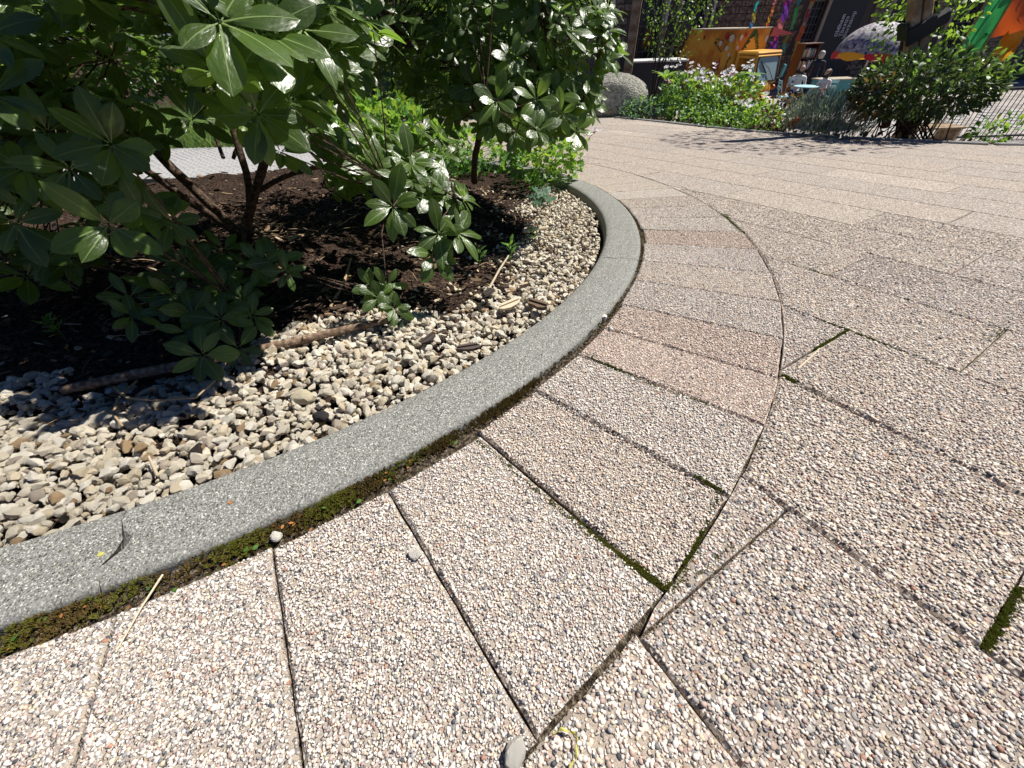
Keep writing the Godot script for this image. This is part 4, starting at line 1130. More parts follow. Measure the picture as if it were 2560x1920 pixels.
func build_back_left() -> void:
	var lob := lobed(M.leaf_soft)
	var lob2 := lobed(M.leaf_lime)
	# cranesbill spilling over the kerb at the right end
	var g := thing("cranesbill", "bright green lobed-leaf cranesbill spilling over the kerb below the right-hand shrub", "plant", near(Vector3(0.24, -0.02, -2.62)), "cranesbills in the bed")
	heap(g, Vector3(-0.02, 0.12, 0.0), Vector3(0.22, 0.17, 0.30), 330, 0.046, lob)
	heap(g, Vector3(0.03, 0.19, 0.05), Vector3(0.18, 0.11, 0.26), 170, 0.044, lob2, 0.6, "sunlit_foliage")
	var tips := []
	for k in 40: tips.append(in_blob(Vector3(0.02, 0.12, 0.0), Vector3(0.15, 0.1, 0.2), 0.8))
	stalks(g, Vector3(-0.04, 0.0, 0.0), 0.05, tips, 0.0018, M.leaf_soft)
	var fl := thing("cranesbill_flower", "pale pink cranesbill flower on a long thin stem leaning out over the pavers", "flower", near(Vector3(0.31, 0.10, -2.44)))
	var m := MB.new()
	m.tube([Vector3(-0.02, -0.02, 0.02), Vector3(0.06, 0.05, 0.0), Vector3(0.13, 0.105, -0.03), Vector3(0.18, 0.155, -0.06)], [0.0022, 0.002, 0.0018, 0.0014], 5)
	part("stem", m.mesh(true), fl, M.twig_brown)
	for k in 4:
		part("blossom", flower(0.017, 5, M.petal_white if k < 3 else M.petal_pink, 0.5), fl, null, Transform3D(Basis.from_euler(Vector3(rnd(-0.8, 0.8), rnd(0, 6), rnd(-0.8, 0.8))), Vector3(0.185 + rnd(-0.014, 0.03), 0.155 + rnd(-0.018, 0.012), -0.06 + rnd(-0.02, 0.02))))
	for k in 3: part("leaf", lob2, fl, null, Transform3D(Basis.from_euler(Vector3(-0.4, TAU * k / 3.0, 0)).scaled(Vector3.ONE * 0.03), Vector3(0.135, 0.112, -0.03)))
	g = thing("cranesbill", "lower cranesbill with dark blue-green lobed leaf at the gravel's far end", "plant", near(Vector3(0.17, -0.02, -2.13)), "cranesbills in the bed")
	var lob3 := lobed(M.leaf_blue)
	for k in 7:
		var at := Vector3(rnd(-0.06, 0.06), rnd(0.03, 0.09), rnd(-0.06, 0.05))
		part("leaf", lob3, g, null, Transform3D(Basis.from_euler(Vector3(rnd(0.1, 0.9), rnd(-0.8, 0.8), rnd(-0.3, 0.3))).scaled(Vector3.ONE * rnd(0.05, 0.075)), at))
	stalks(g, Vector3.ZERO, 0.01, [Vector3(0.03, 0.06, 0), Vector3(-0.04, 0.06, 0.02), Vector3(0, 0.07, -0.04)], 0.0016, M.leaf_soft)
	g = thing("cranesbill", "sunlit cranesbill clump glimpsed between the two evergreen shrubs", "plant", near(Vector3(-0.85, 0.0, -3.15)), "cranesbills in the bed")
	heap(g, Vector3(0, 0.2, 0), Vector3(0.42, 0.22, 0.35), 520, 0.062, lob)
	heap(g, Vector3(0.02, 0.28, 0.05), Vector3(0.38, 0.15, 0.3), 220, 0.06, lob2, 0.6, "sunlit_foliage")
	tips = []
	for k in 60: tips.append(in_blob(Vector3(0, 0.22, 0), Vector3(0.38, 0.18, 0.3), 0.8))
	stalks(g, Vector3.ZERO, 0.12, tips, 0.002, M.leaf_soft)
	g = thing("cranesbill", "shaded cranesbill carpet behind the dark trunk of the right-hand shrub", "plant", near(Vector3(-0.30, 0.0, -3.12)), "cranesbills in the bed")
	heap(g, Vector3(0, 0.09, 0), Vector3(0.50, 0.15, 0.30), 560, 0.05, lob)
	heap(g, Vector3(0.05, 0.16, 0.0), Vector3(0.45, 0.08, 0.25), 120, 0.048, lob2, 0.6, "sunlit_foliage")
	tips = []
	for k in 50: tips.append(in_blob(Vector3(0, 0.1, 0), Vector3(0.45, 0.1, 0.26), 0.8))
	stalks(g, Vector3.ZERO, 0.25, tips, 0.002, M.leaf_soft)
	# grey paved strip behind the bed, with raised studs
	var p := thing("path", "", "", near(Vector3(-2.9, 0.0, -3.75)), "", "structure")
	var slab := MB.new()
	slab.bevel(Vector3(0, -0.02, 0), Vector3(0.394, 0.05, 0.394), 0.003)
	var sm := slab.mesh()
	var studs := []
	for i in 12:
		for j in 4:
			part("paver", sm, p, M.courtyard_pale, Transform3D(Basis(), Vector3((i - 7) * 0.4, rnd(-0.001, 0.001), (j - 1.5) * 0.4)))
			for a in 6:
				for b in 6:
					studs.append(Transform3D(Basis(), Vector3((i - 7) * 0.4 + (a - 2.5) * 0.064, 0.005, (j - 1.5) * 0.4 + (b - 2.5) * 0.064)))
	m = MB.new()
	m.lathe([Vector2(0.0165, 0), Vector2(0.0125, 0.0045), Vector2(0.0001, 0.005)], Vector3.ZERO, 10)
	many("stud", m.mesh(true, M.courtyard_pale), p, studs, PackedColorArray())
	# long grass on the far side of that strip
	var blade := MB.new()
	var rows := []
	for i in 6:
		var t := i / 5.0
		rows.append([Vector3(-0.008 * (1 - t * 0.95), t - 0.32 * t * t * t, 0.5 * t * t), Vector3(0.008 * (1 - t * 0.95), t - 0.32 * t * t * t, 0.5 * t * t)])
	blade.grid(rows)
	var bm := blade.mesh(true, M.grass_blade)
	var bl := []
	for k in 14000:
		var q := Vector3(rnd(-3.6, 1.7), -0.05, rnd(-2.5, 0.55))
		var s := rnd(0.25, 0.55)
		bl.append(Transform3D(Basis.from_euler(Vector3(rnd(-0.5, 0.5), rnd(0, TAU), rnd(-0.5, 0.5))).scaled(Vector3(s * 1.2, s, s)), q))
	var gr := many("grass", bm, self, bl, PackedColorArray())
	gr.transform = near(Vector3(-3.4, 0.0, -5.1))
	tag(gr, "long arching grass behind the grey studded path, seen through the left shrub", "grass")
	# tall hedge-like shrubs that close the view on the left
	var k0 := 0
	for h in [[Vector3(-6.2, 0.0, -6.4), Vector3(1.9, 1.25, 1.0), "broad dark evergreen shrub behind the long grass at the far left"], [Vector3(-3.7, 0.0, -7.7), Vector3(1.8, 1.25, 0.9), "dense dark evergreen shrub behind the long grass, middle of three"], [Vector3(-1.3, -0.1, -7.9), Vector3(1.5, 1.2, 0.8), "dense evergreen shrub behind the cranesbill, nearest the boulder"], [Vector3(-2.7, 0.0, -1.7), Vector3(0.7, 0.75, 0.8), "low dark evergreen shrub at the left end of the round bed"]]:
		var s := thing("background_shrub", h[2], "shrub", near(h[0]), "evergreen shrubs that close the view on the left")
		heap(s, Vector3(0, h[1].y * 0.85, 0), h[1], [6500, 6500, 5000, 2000][k0], 0.12, leaf_kinds[[1, 5, 6, 1][k0]], 0.5)
		heap(s, Vector3(0.1, h[1].y * 0.95, 0.1), h[1] * 0.98, 900, 0.11, leaf_kinds[9], 0.6, "fresh_foliage", 0.3)
		for j in 4:
			var a := TAU * j / 4.0 + 0.4
			limb(s, "stem", [Vector3(cos(a) * 0.08, -0.05, sin(a) * 0.08), Vector3(cos(a) * h[1].x * 0.3, h[1].y * 0.6, sin(a) * h[1].z * 0.3), Vector3(cos(a) * h[1].x * 0.6, h[1].y * 1.3, sin(a) * h[1].z * 0.6)], 0.03, 0.008, M.stem_bark)
		k0 += 1

# ---------------------------------------------------------------- the bed across the path
func at(x: float, y: float, z: float) -> Transform3D: return Transform3D(Basis(), Vector3(x, y, z))
func build_far_bed() -> void:
	var rock := stone(3, 7, Vector3(0.60, 0.34, 0.42), 0.025, true, M.boulder_rock, 0.8)
	var b := part("boulder", rock, self, null, Transform3D(Basis(Vector3.UP, 0.25), Vector3(1.66, -0.40, -7.25)))
	tag(b, "smooth grey boulder at the edge of the far bed beside the evergreen shrub", "boulder")
	var soft := leaf_mesh(0.24, 0.25, 0.2, 0.02, M.leaf_soft, M.leaf_soft, 0.5)
	var lime := leaf_mesh(0.24, 0.25, 0.2, 0.02, M.leaf_lime, M.leaf_lime, 0.5)
	var dark := leaf_mesh(0.15, 0.15, 0.25, 0.01, M.leaf_dark, M.leaf_dark, 0.5)
	var sage := leaf_mesh(0.07, 0.1, 0.2, 0.0, M.leaf_sage, M.leaf_sage, 0.5)
	var bronze := leaf_mesh(0.24, 0.2, 0.2, 0.02, M.leaf_bronze, M.leaf_bronze, 0.5)
	var blue := leaf_mesh(0.2, 0.2, 0.2, 0.02, M.leaf_blue, M.leaf_blue, 0.5)
	# white-flowered perennials in three drifts
	var k0 := 0
	for d in [[Vector3(2.62, -0.52, -6.75), Vector3(0.40, 0.27, 0.40), "white-flowered perennial in front of the orange van's rear end"], [Vector3(2.85, -0.52, -6.0), Vector3(0.42, 0.28, 0.42), "white-flowered perennial at the middle of the far bed, fullest in bloom"], [Vector3(3.02, -0.68, -5.55), Vector3(0.30, 0.20, 0.34), "white-flowered perennial in front of the three-wheeler's cab"]]:
		var p := thing("flowering_perennial", d[2], "plant", at(d[0].x, d[0].y, d[0].z), "white-flowered perennials in the far bed")
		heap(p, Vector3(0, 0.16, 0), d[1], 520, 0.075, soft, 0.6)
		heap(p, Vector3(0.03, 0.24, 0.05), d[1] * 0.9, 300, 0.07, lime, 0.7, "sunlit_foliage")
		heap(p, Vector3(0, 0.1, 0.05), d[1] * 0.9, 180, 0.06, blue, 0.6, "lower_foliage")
		var tips := []
		for k in [16, 34, 18][k0]:
			var t := Vector3(rnd(-1, 1) * d[1].x * 0.85, d[1].y + 0.14 + rnd(-0.06, 0.17), rnd(-1, 1) * d[1].z * 0.8)
			tips.append(t)
			for j in 3: part("blossom", flower(0.028, 5, M.petal_white if rng.randf() < 0.95 else M.petal_pink, 0.4), p, null, Transform3D(Basis.from_euler(Vector3(rnd(-0.9, 0.9), rnd(0, 6), rnd(-0.9, 0.9))), t + Vector3(rnd(-0.03, 0.03), rnd(-0.04, 0.02), rnd(-0.03, 0.03))))
		stalks(p, Vector3.ZERO, 0.15, tips, 0.004, M.leaf_soft)
		k0 += 1
	var g := thing("ground_cover", "low bright green ground cover spilling to the far kerb below the white flowers", "ground cover", at(2.75, -0.50, -5.55))
	heap(g, Vector3(-0.15, 0.06, -0.1), Vector3(0.34, 0.13, 0.75), 1500, 0.05, soft, 0.8)
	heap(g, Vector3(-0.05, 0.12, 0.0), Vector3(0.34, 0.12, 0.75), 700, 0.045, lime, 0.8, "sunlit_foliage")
	g = thing("ground_cover", "small dark-leaved ground cover at the foot of the boulder", "ground cover", at(2.0, -0.52, -6.75))
	heap(g, Vector3(0, 0.06, 0), Vector3(0.30, 0.13, 0.4), 420, 0.055, blue, 0.8)
	heap(g, Vector3(0.05, 0.1, 0), Vector3(0.28, 0.12, 0.38), 160, 0.05, soft, 0.8, "sunlit_foliage")
	g = thing("purple_leaved_plant", "purple-leaved low plant between the white flowers and the grey-green lavender", "plant", at(3.05, -0.38, -5.0))
	heap(g, Vector3(0, 0.1, 0), Vector3(0.22, 0.16, 0.22), 240, 0.05, bronze, 0.6)
	# large-leaved plants
	var broad := leaf_mesh(0.15, 0.5, 0.3, 0.02, M.leaf_lime, M.leaf_lime, 0.5)
	g = thing("broad_leaved_plant", "lime-green strap-leaved plant behind the boulder's right end", "plant", at(2.45, -0.38, -7.3))
	for k in 9: part("leaf", broad, g, null, Transform3D(Basis.from_euler(Vector3(rnd(-1.2, -0.6), TAU * k / 9.0, 0)).scaled(Vector3.ONE * rnd(0.22, 0.32)), Vector3(0, 0.2, 0)))
	stalks(g, Vector3.ZERO, 0.01, [Vector3(0.02, 0.22, 0), Vector3(-0.02, 0.2, 0.02)], 0.008, M.leaf_lime)
	g = thing("broad_leaved_plant", "large single lime-green leaves below the three-wheeler's mirror", "plant", at(3.05, -0.35, -5.95))
	for k in 5: part("leaf", leaf_mesh(0.26, 0.3, 0.2, 0.02, M.leaf_lime, M.leaf_lime, 0.5), g, null, Transform3D(Basis.from_euler(Vector3(rnd(-0.6, -0.1), TAU * k / 5.0, 0)).scaled(Vector3.ONE * rnd(0.16, 0.24)), Vector3(0, 0.32, 0)))
	stalks(g, Vector3.ZERO, 0.01, [Vector3(0.02, 0.32, 0), Vector3(-0.02, 0.3, 0.02)], 0.006, M.leaf_lime)
	# lavender: upright grey-green shoots
	var lav := thing("lavender", "rounded grey-green lavender bush at the far kerb left of the dark bush", "plant", at(3.08, -0.36, -4.35))
	var w := []
	for k in 4200:
		var p := Vector3(rnd(-1, 1), 0, rnd(-1, 1))
		if Vector2(p.x, p.z).length() > 1.0: continue
		var tipd := Vector3(p.x * 0.5, 1.0, p.z * 0.5).normalized()
		var y := rnd(0.02, 0.34) * sqrt(maxf(0.05, 1.0 - p.length_squared() * 0.8))
		var d := (tipd + Vector3(rnd(-0.5, 0.5), rnd(-0.2, 0.3), rnd(-0.5, 0.5))).normalized()
		var x := d.cross(Vector3(rnd(-1, 1), rnd(-1, 1), rnd(-1, 1))).normalized()
		w.append(Transform3D(Basis(x, d.cross(x), d).scaled(Vector3.ONE * rnd(0.03, 0.065)), Vector3(p.x * 0.34, y, p.z * 0.42)))
	many("foliage", sage, lav, w, PackedColorArray())
	var lt := []
	for k in 40: lt.append(in_blob(Vector3(0, 0.2, 0), Vector3(0.3, 0.12, 0.36), 0.8))
	stalks(lav, Vector3.ZERO, 0.08, lt, 0.003, M.leaf_sage)
	# the dark bush
	var bush := thing("dark_bush", "dark narrow-leaved bush in front of the railing and the staked tree", "bush", at(3.60, -0.33, -4.0))
	heap(bush, Vector3(0, 0.34, -0.05), Vector3(0.60, 0.21, 0.34), 2900, 0.07, dark, 0.4)
	heap(bush, Vector3(0.0, 0.46, 0.0), Vector3(0.58, 0.14, 0.32), 220, 0.06, soft, 0.5, "sunlit_foliage")
	heap(bush, Vector3(-0.5, 0.30, 0.05), Vector3(0.14, 0.12, 0.14), 90, 0.07, bronze, 0.4, "bronze_foliage")
	var tips := []
	for k in 46: tips.append(in_blob(Vector3(0, 0.36, -0.05), Vector3(0.5, 0.16, 0.28), 0.8))
	stalks(bush, Vector3(0.0, -0.02, 0.0), 0.22, tips, 0.006, M.stem_bark)
	var weed := thing("leafy_weed", "small broad-leaved weed under the right end of the dark bush", "plant", at(4.02, -0.32, -3.68))
	heap(weed, Vector3(0, 0.06, 0), Vector3(0.16, 0.08, 0.12), 70, 0.07, soft, 0.7)
	heap(weed, Vector3(0.1, 0.12, 0), Vector3(0.08, 0.05, 0.08), 24, 0.07, lime, 0.7, "sunlit_foliage")
	weed = thing("leafy_weed", "leafy plant hanging in at the right edge of the picture above the kerb", "plant", at(4.75, -0.30, -3.75))
	heap(weed, Vector3(0, 0.18, 0), Vector3(0.25, 0.14, 0.25), 170, 0.075, soft, 0.7)
	heap(weed, Vector3(0, 0.12, 0), Vector3(0.28, 0.12, 0.25), 120, 0.07, dark, 0.7, "dark_foliage")
	var brown := thing("dead_leaf", "large curled red-brown dead leaf standing at the kerb before the lavender", "leaf", Transform3D(Basis.from_euler(Vector3(-1.2, 0.2, 0.1)), Vector3(2.80, -0.355, -4.42)))
	part("blade", leaf_mesh(0.33, 0.25, 0.6, 0.03, M.leaf_brown, M.leaf_brown, 0.5), brown, null, Transform3D(Basis().scaled(Vector3.ONE * 0.2), Vector3.ZERO))
	brown = thing("dead_leaf", "smaller yellowish leaf lying at the kerb beside the red-brown one", "leaf", Transform3D(Basis.from_euler(Vector3(-0.5, 0.9, 0.3)), Vector3(2.95, -0.35, -4.30)))
	part("blade", leaf_mesh(0.3, 0.2, 0.4, 0.03, M.curl_yellow, M.curl_yellow, 0.5), brown, null, Transform3D(Basis().scaled(Vector3.ONE * 0.12), Vector3.ZERO))
	# leaf litter along the inside of the far kerb
	var lit := []
	var lc := PackedColorArray()
	var bit := leaf_mesh(0.3, 0.3, 0.4, 0.05, M.bark_chip, M.bark_chip, 0.5)
	for k in 420:
		var z := rnd(-6.5, -3.3)
		var x := far_edge(z) + rnd(0.02, 0.3)
		lit.append(near(Vector3(x, rnd(-0.02, 0.02), z), rot().scaled(Vector3.ONE * rnd(0.02, 0.06))))
		lc.append(Color(0.16, 0.10, 0.06) * rnd(0.3, 1.6))
	var lm := many("leaf_litter", bit, self, lit, lc)
	tag(lm, "brown leaf litter lying behind the far kerb", "leaf litter")
	# slender multi-stemmed tree beside the boulder
	var birch := thing("slender_tree", "slender multi-stemmed young tree with small glossy leaves between the timber post and the van", "tree", at(2.86, -0.62, -9.0))
	var stems := [[Vector3(-0.02, 0, 0), Vector3(-0.08, 0.6, 0.0), Vector3(-0.12, 1.5, 0.02), Vector3(-0.13, 2.6, 0.0)], [Vector3(0.0, 0, 0.02), Vector3(0.0, 0.6, 0.0), Vector3(0.08, 1.4, 0.0), Vector3(0.18, 2.6, 0.05)], [Vector3(0.03, 0, 0), Vector3(0.08, 0.5, 0.02), Vector3(0.24, 1.3, 0.0), Vector3(0.34, 2.4, 0.0)], [Vector3(0.02, 0, -0.03), Vector3(0.05, 0.5, -0.05), Vector3(0.4, 1.2, -0.05), Vector3(0.75, 2.0, -0.1)]]
	for s in stems: limb(birch, "stem", s, 0.016, 0.007, M.stem_bark, 6)
	var gloss := leaf_mesh(0.26, 0.2, 0.2, 0.02, M.leaf_deep, M.leaf_deep, 0.5)
	heap(birch, Vector3(0.0, 1.15, 0.0), Vector3(0.42, 0.55, 0.4), 420, 0.065, gloss, 0.3, "foliage", 0.8)
	heap(birch, Vector3(0.5, 1.25, 0.0), Vector3(0.45, 0.32, 0.35), 240, 0.065, gloss, 0.3, "side_foliage", 0.8)
	heap(birch, Vector3(0.15, 0.72, 0.1), Vector3(0.40, 0.14, 0.25), 70, 0.065, gloss, 0.3, "low_foliage", 0.8)
	heap(birch, Vector3(0.3, 2.0, 0.0), Vector3(0.8, 0.5, 0.6), 700, 0.065, gloss, 0.3, "crown", 0.8)
	heap(birch, Vector3(0.25, 1.2, 0.1), Vector3(0.6, 0.5, 0.35), 60, 0.06, lime, 0.3, "bright_leaves", 0.8)
	var pk := thing("pink_flowers", "two round pink flower heads beside the boulder's top and the timber post", "flower", at(2.30, -0.75, -9.2))
	for k in 2:
		part("blossom", flower(0.055, 12, M.petal_pink, 0.25), pk, null, Transform3D(Basis(Vector3.RIGHT, 1.2), Vector3(-0.09 + 0.115 * k, 0.46 - 0.015 * k, 0)))
	stalks(pk, Vector3.ZERO, 0.01, [Vector3(-0.09, 0.45, 0), Vector3(0.025, 0.44, 0)], 0.004, M.leaf_soft)
	# staked tree
	var stake := thing("timber_stake", "thick pale timber stake with a dark groove, standing in the dark bush", "tree stake", Transform3D(Basis(Vector3.BACK, 0.5), Vector3(4.16, -0.45, -4.6)))
	var m := MB.new()
	m.bevel(Vector3(-0.042, 1.1, 0), Vector3(0.072, 2.2, 0.09), 0.012)
	part("half_post", m.mesh(), stake, M.timber)
	m = MB.new()
	m.bevel(Vector3(0.042, 1.1, 0.004), Vector3(0.072, 2.2, 0.09), 0.012)
	part("half_post", m.mesh(), stake, M.timber)
	var tree := thing("staked_tree", "young tree with yellow-green leaves leaning from the timber stake", "tree", at(4.15, -0.42, -4.9))
	limb(tree, "trunk", [Vector3(0, 0, 0), Vector3(-0.20, 0.55, 0), Vector3(-0.27, 0.85, 0.0), Vector3(-0.15, 1.3, 0), Vector3(0.12, 2.2, 0)], 0.045, 0.03, M.stem_bark)
	limb(tree, "branch", [Vector3(-0.06, 0.8, 0), Vector3(-0.3, 1.1, 0.1), Vector3(-0.5, 1.5, 0.1)], 0.016, 0.006, M.stem_bark)
	limb(tree, "branch", [Vector3(0.0, 1.1, 0), Vector3(0.3, 1.3, -0.1), Vector3(0.6, 1.6, -0.1)], 0.018, 0.006, M.stem_bark)
	limb(tree, "branch", [Vector3(0.05, 1.3, 0), Vector3(-0.3, 1.8, 0.1), Vector3(-0.8, 2.2, 0.2)], 0.018, 0.006, M.stem_bark)
	heap(tree, Vector3(-0.38, 1.0, 0.05), Vector3(0.30, 0.24, 0.28), 300, 0.06, lime, 0.4, "left_foliage", 0.7)
	heap(tree, Vector3(-0.38, 0.75, 0.02), Vector3(0.2, 0.2, 0.2), 110, 0.055, soft, 0.4, "low_foliage", 0.7)
	heap(tree, Vector3(0.12, 1.0, 0.0), Vector3(0.18, 0.34, 0.25), 190, 0.06, lime, 0.4, "right_foliage", 0.7)
	heap(tree, Vector3(0.08, 0.72, 0.0), Vector3(0.16, 0.18, 0.2), 90, 0.06, soft, 0.4, "low_foliage", 0.7)
	heap(tree, Vector3(-0.1, 2.5, 0.0), Vector3(1.0, 0.7, 0.9), 1500, 0.065, lime, 0.4, "crown", 0.7)
	var strap := thing("tree_tie", "black rubber strap tying the tree to its timber stake", "tree tie", at(3.70, 0.36, -4.6))
	m = MB.new()
	m.bevel(Vector3(0.0, 0.0, 0.066), Vector3(0.22, 0.13, 0.03), 0.008, Basis(Vector3.BACK, 0.5))
	m.bevel(Vector3(-0.105, -0.01, 0.0), Vector3(0.02, 0.13, 0.12), 0.006, Basis(Vector3.BACK, 0.5))
	part("band", m.mesh(), strap, M.rubber_black)
	m = MB.new()
	m.bevel(Vector3(0.14, 0.07, 0.02), Vector3(0.14, 0.11, 0.10), 0.02, Basis(Vector3.BACK, 0.5))
	part("spacer", m.mesh(), strap, M.rubber_black)

# ---------------------------------------------------------------- the lower courtyard
const YARD := -1.86
func wall_piece(m: MB, x0: float, x1: float, y0: float, y1: float, z0: float, z1: float) -> void:
	m.box(Vector3((x0 + x1) / 2, (y0 + y1) / 2, (z0 + z1) / 2), Vector3(x1 - x0, y1 - y0, z1 - z0))
func build_courtyard() -> void:
	var yard := thing("courtyard_paving", "", "", at(0, YARD, 0), "", "structure")
	var m := MB.new()
	m.quad(Vector3(-14, 0.012, -8.6), Vector3(30, 0.012, -8.6), Vector3(30, 0.012, -21), Vector3(-14, 0.012, -21))
	part("sheet", m.mesh(), yard, M.courtyard_stone)
	var slab := MB.new()
	slab.bevel(Vector3(0, 0.0, 0), Vector3(0.29, 0.05, 0.29), 0.006)
	var sm := slab.mesh()
	for i in 14:
		for j in 9:
			if (i + j) % 2 == 0: part("paver", sm, yard, M.courtyard_pale, Transform3D(Basis(), Vector3(10.3 + i * 0.42, 0.0, -12.0 - j * 0.42)))
	# --- stone building in the shade
	var b := thing("stone_building", "brown coursed-stone building in shade across the courtyard with a dark lettered panel", "building", at(0, YARD, -21.0))
	m = MB.new()
	# openings: x0, x1, y0, y1 above the yard
	var holes := [[5.45, 6.45, 1.0, 3.35], [7.15, 8.15, 1.0, 3.35], [12.3, 12.92, 1.35, 2.75], [15.6, 16.6, 0.9, 3.0], [18.2, 19.2, 0.9, 3.0], [1.6, 2.6, 1.0, 3.35]]
	var xs := [-10.0, 26.0]
	for h in holes: xs.append_array([h[0], h[1]])
	xs.sort()
	for i in xs.size() - 1:
		var x0: float = xs[i]; var x1: float = xs[i + 1]
		var hole = null
		for h in holes:
			if absf(h[0] - x0) < 0.01: hole = h
		if hole == null: wall_piece(m, x0, x1, -0.2, 7.5, -0.5, 0)
		else:
			wall_piece(m, x0, x1, -0.2, hole[2], -0.5, 0)
			wall_piece(m, x0, x1, hole[3], 7.5, -0.5, 0)
	wall_piece(m, -10, 26, -0.2, 7.5, -8.0, -7.6)
	wall_piece(m, -10, -9.6, -0.2, 7.5, -7.6, -0.5)
	wall_piece(m, 25.6, 26, -0.2, 7.5, -7.6, -0.5)
	part("wall", m.mesh(), b, M.mortar)
	m = MB.new()
	wall_piece(m, -10.3, 26.3, 7.502, 7.8, -8.3, 0.3)
	part("roof", m.mesh(), b, M.panel_dark)
	# its courses of stone, block by block
	var blocks := []
	var face := MB.new()
	face.bevel(Vector3(0, 0, 0), Vector3(1, 1, 0.07), 0.02)
	var fm := face.mesh(false, M.wall_stone)
	var shown := 0
	var y := 0.0
	while y < 4.2:
		var hh: float = 0.16 + 0.05 * rng.randf()
		var x := 2.0 + rnd(0, 0.3)
		while x < 22.0:
			var wdt := rnd(0.26, 0.55)
			var blocked := x + wdt > 13.0 and x < 14.62
			for h in holes:
				if x + wdt > h[0] - 0.16 and x < h[1] + 0.16 and y + hh > h[2] - 0.12 and y < h[3] + 0.22: blocked = true
			if not blocked:
				var t := Transform3D(Basis().scaled(Vector3(wdt - 0.014, hh - 0.014, rnd(0.8, 1.25))), Vector3(x + wdt / 2, y + hh / 2, 0.03))
				if shown < 290 and y > 0.75 and y < 3.1 and x > 3.8 and x < 12.5:
					part("stone", fm, b, null, t)
					shown += 1
				else: blocks.append(t)
			x += wdt
		y += hh
	many("stone_blocks", fm, b, blocks, PackedColorArray())
	for h in holes:
		var wn := MB.new()
		var cx: float = (h[0] + h[1]) / 2; var cy: float = (h[2] + h[3]) / 2
		var ww: float = h[1] - h[0]; var wh: float = h[3] - h[2]
		for s in [-1.0, 1.0]:
			wn.bevel(Vector3(cx + s * (ww / 2 + 0.065), cy, 0.02), Vector3(0.13, wh, 0.14), 0.012)
		wn.bevel(Vector3(cx, h[3] + 0.10, 0.022), Vector3(ww + 0.34, 0.2, 0.16), 0.012)
		wn.bevel(Vector3(cx, h[2] - 0.055, 0.04), Vector3(ww + 0.3, 0.11, 0.2), 0.012)
		var win := part("window", wn.mesh(), b, M.trim_stone)
		var gl := MB.new()
		gl.box(Vector3(cx, cy, -0.2), Vector3(ww, wh, 0.02))
		part("pane", gl.mesh(), win, M.window_glass)
		var br := MB.new()
		for k in 3: br.box(Vector3(h[0] + ww * (k + 1) / 4.0, cy, -0.17), Vector3(0.03, wh - 0.06, 0.03))
		for k in 5: br.box(Vector3(cx, h[2] + wh * (k + 1) / 6.0, -0.168), Vector3(ww - 0.06, 0.03, 0.03))
		for s in [-1.0, 1.0]:
			br.box(Vector3(cx + s * (ww / 2 - 0.025), cy, -0.166), Vector3(0.05, wh, 0.04))
			br.box(Vector3(cx, cy + s * (wh / 2 - 0.025), -0.164), Vector3(ww, 0.05, 0.04))
		part("glazing_bars", br.mesh(), win, M.window_bar)
	m = MB.new()
	m.bevel(Vector3(13.78, 2.1, 0.055), Vector3(1.45, 4.2, 0.08), 0.01)
	var panel := part("sign_panel", m.mesh(), b, M.panel_dark)
	var serif := SystemFont.new()
	serif.font_names = PackedStringArray(["Droid Serif"])
	var bold := SystemFont.new()
	bold.font_names = PackedStringArray(["Droid Serif"])
	bold.font_weight = 700
	for k in 3:
		var tm := TextMesh.new()
		tm.text = ["Oldham", "Theatre", "Workshop"][k]
		tm.font = bold if k == 0 else serif
		tm.font_size = 32
		tm.pixel_size = 0.0052
		tm.depth = 0.02
		tm.horizontal_alignment = HORIZONTAL_ALIGNMENT_LEFT
		tm.vertical_alignment = VERTICAL_ALIGNMENT_CENTER
		part("lettering", tm, panel, M.letter_white, Transform3D(Basis(Vector3.BACK, PI / 2), Vector3(13.70 + 0.185 * k, 1.66 - [0.0, 0.0, 0.08][k], 0.108)), ["the bold word at the left of the panel", "the middle word of the panel", "the last word of the panel"][k])
	# white poles and downpipes in front of the wall
	for q in [[4.25, -19.9, 0.75, 4.5, "white pole rising beside the evergreen shrub's edge, left of the timber post"], [6.55, -20.7, 2.2, 5.0, "white pole between the slender tree's stems"], [8.35, -20.7, 1.95, 5.0, "white pole rising behind the top edge of the van's orange body"]]:
		var o := thing("white_pole", q[4], "pole", at(q[0], YARD, q[1]), "white poles before the stone building")
		var t := MB.new()
		t.tube([Vector3(0, q[2], 0), Vector3(0, q[3], 0)], [0.05, 0.05], 10)
		part("pole", t.mesh(true), o, M.pole_white)
		t = MB.new()
		t.bevel(Vector3(0.02, q[2] / 2, 0), Vector3(0.16, q[2], 0.14), 0.01)
		part("socket", t.mesh(), o, M.timber)
	# timber pergola post
	var post := thing("timber_post", "tall square brown timber post behind the boulder", "post", at(3.08, YARD + 0.6, -12.0))
	m = MB.new()
	m.bevel(Vector3(0, 1.9, 0), Vector3(0.18, 3.9, 0.16), 0.012)
	part("shaft", m.mesh(), post, M.timber)
	# dark counter behind the slender tree
	var ctr := thing("dark_counter", "dark box counter with a pale top edge behind the slender tree", "counter", at(4.35, YARD, -14.0))
	m = MB.new()
	m.bevel(Vector3(0, 0.75, 0), Vector3(1.5, 1.5, 0.7), 0.01)
	part("body", m.mesh(), ctr, M.panel_dark)
	m = MB.new()
	m.bevel(Vector3(0, 1.525, 0), Vector3(1.56, 0.045, 0.76), 0.01)
	part("top", m.mesh(), ctr, M.pole_white)
	# railing with upright bars
	var rail := thing("railing", "dark metal railing of thin upright bars behind the dark bush at the right edge", "railing", at(10.2, YARD, -10.6))
	m = MB.new()
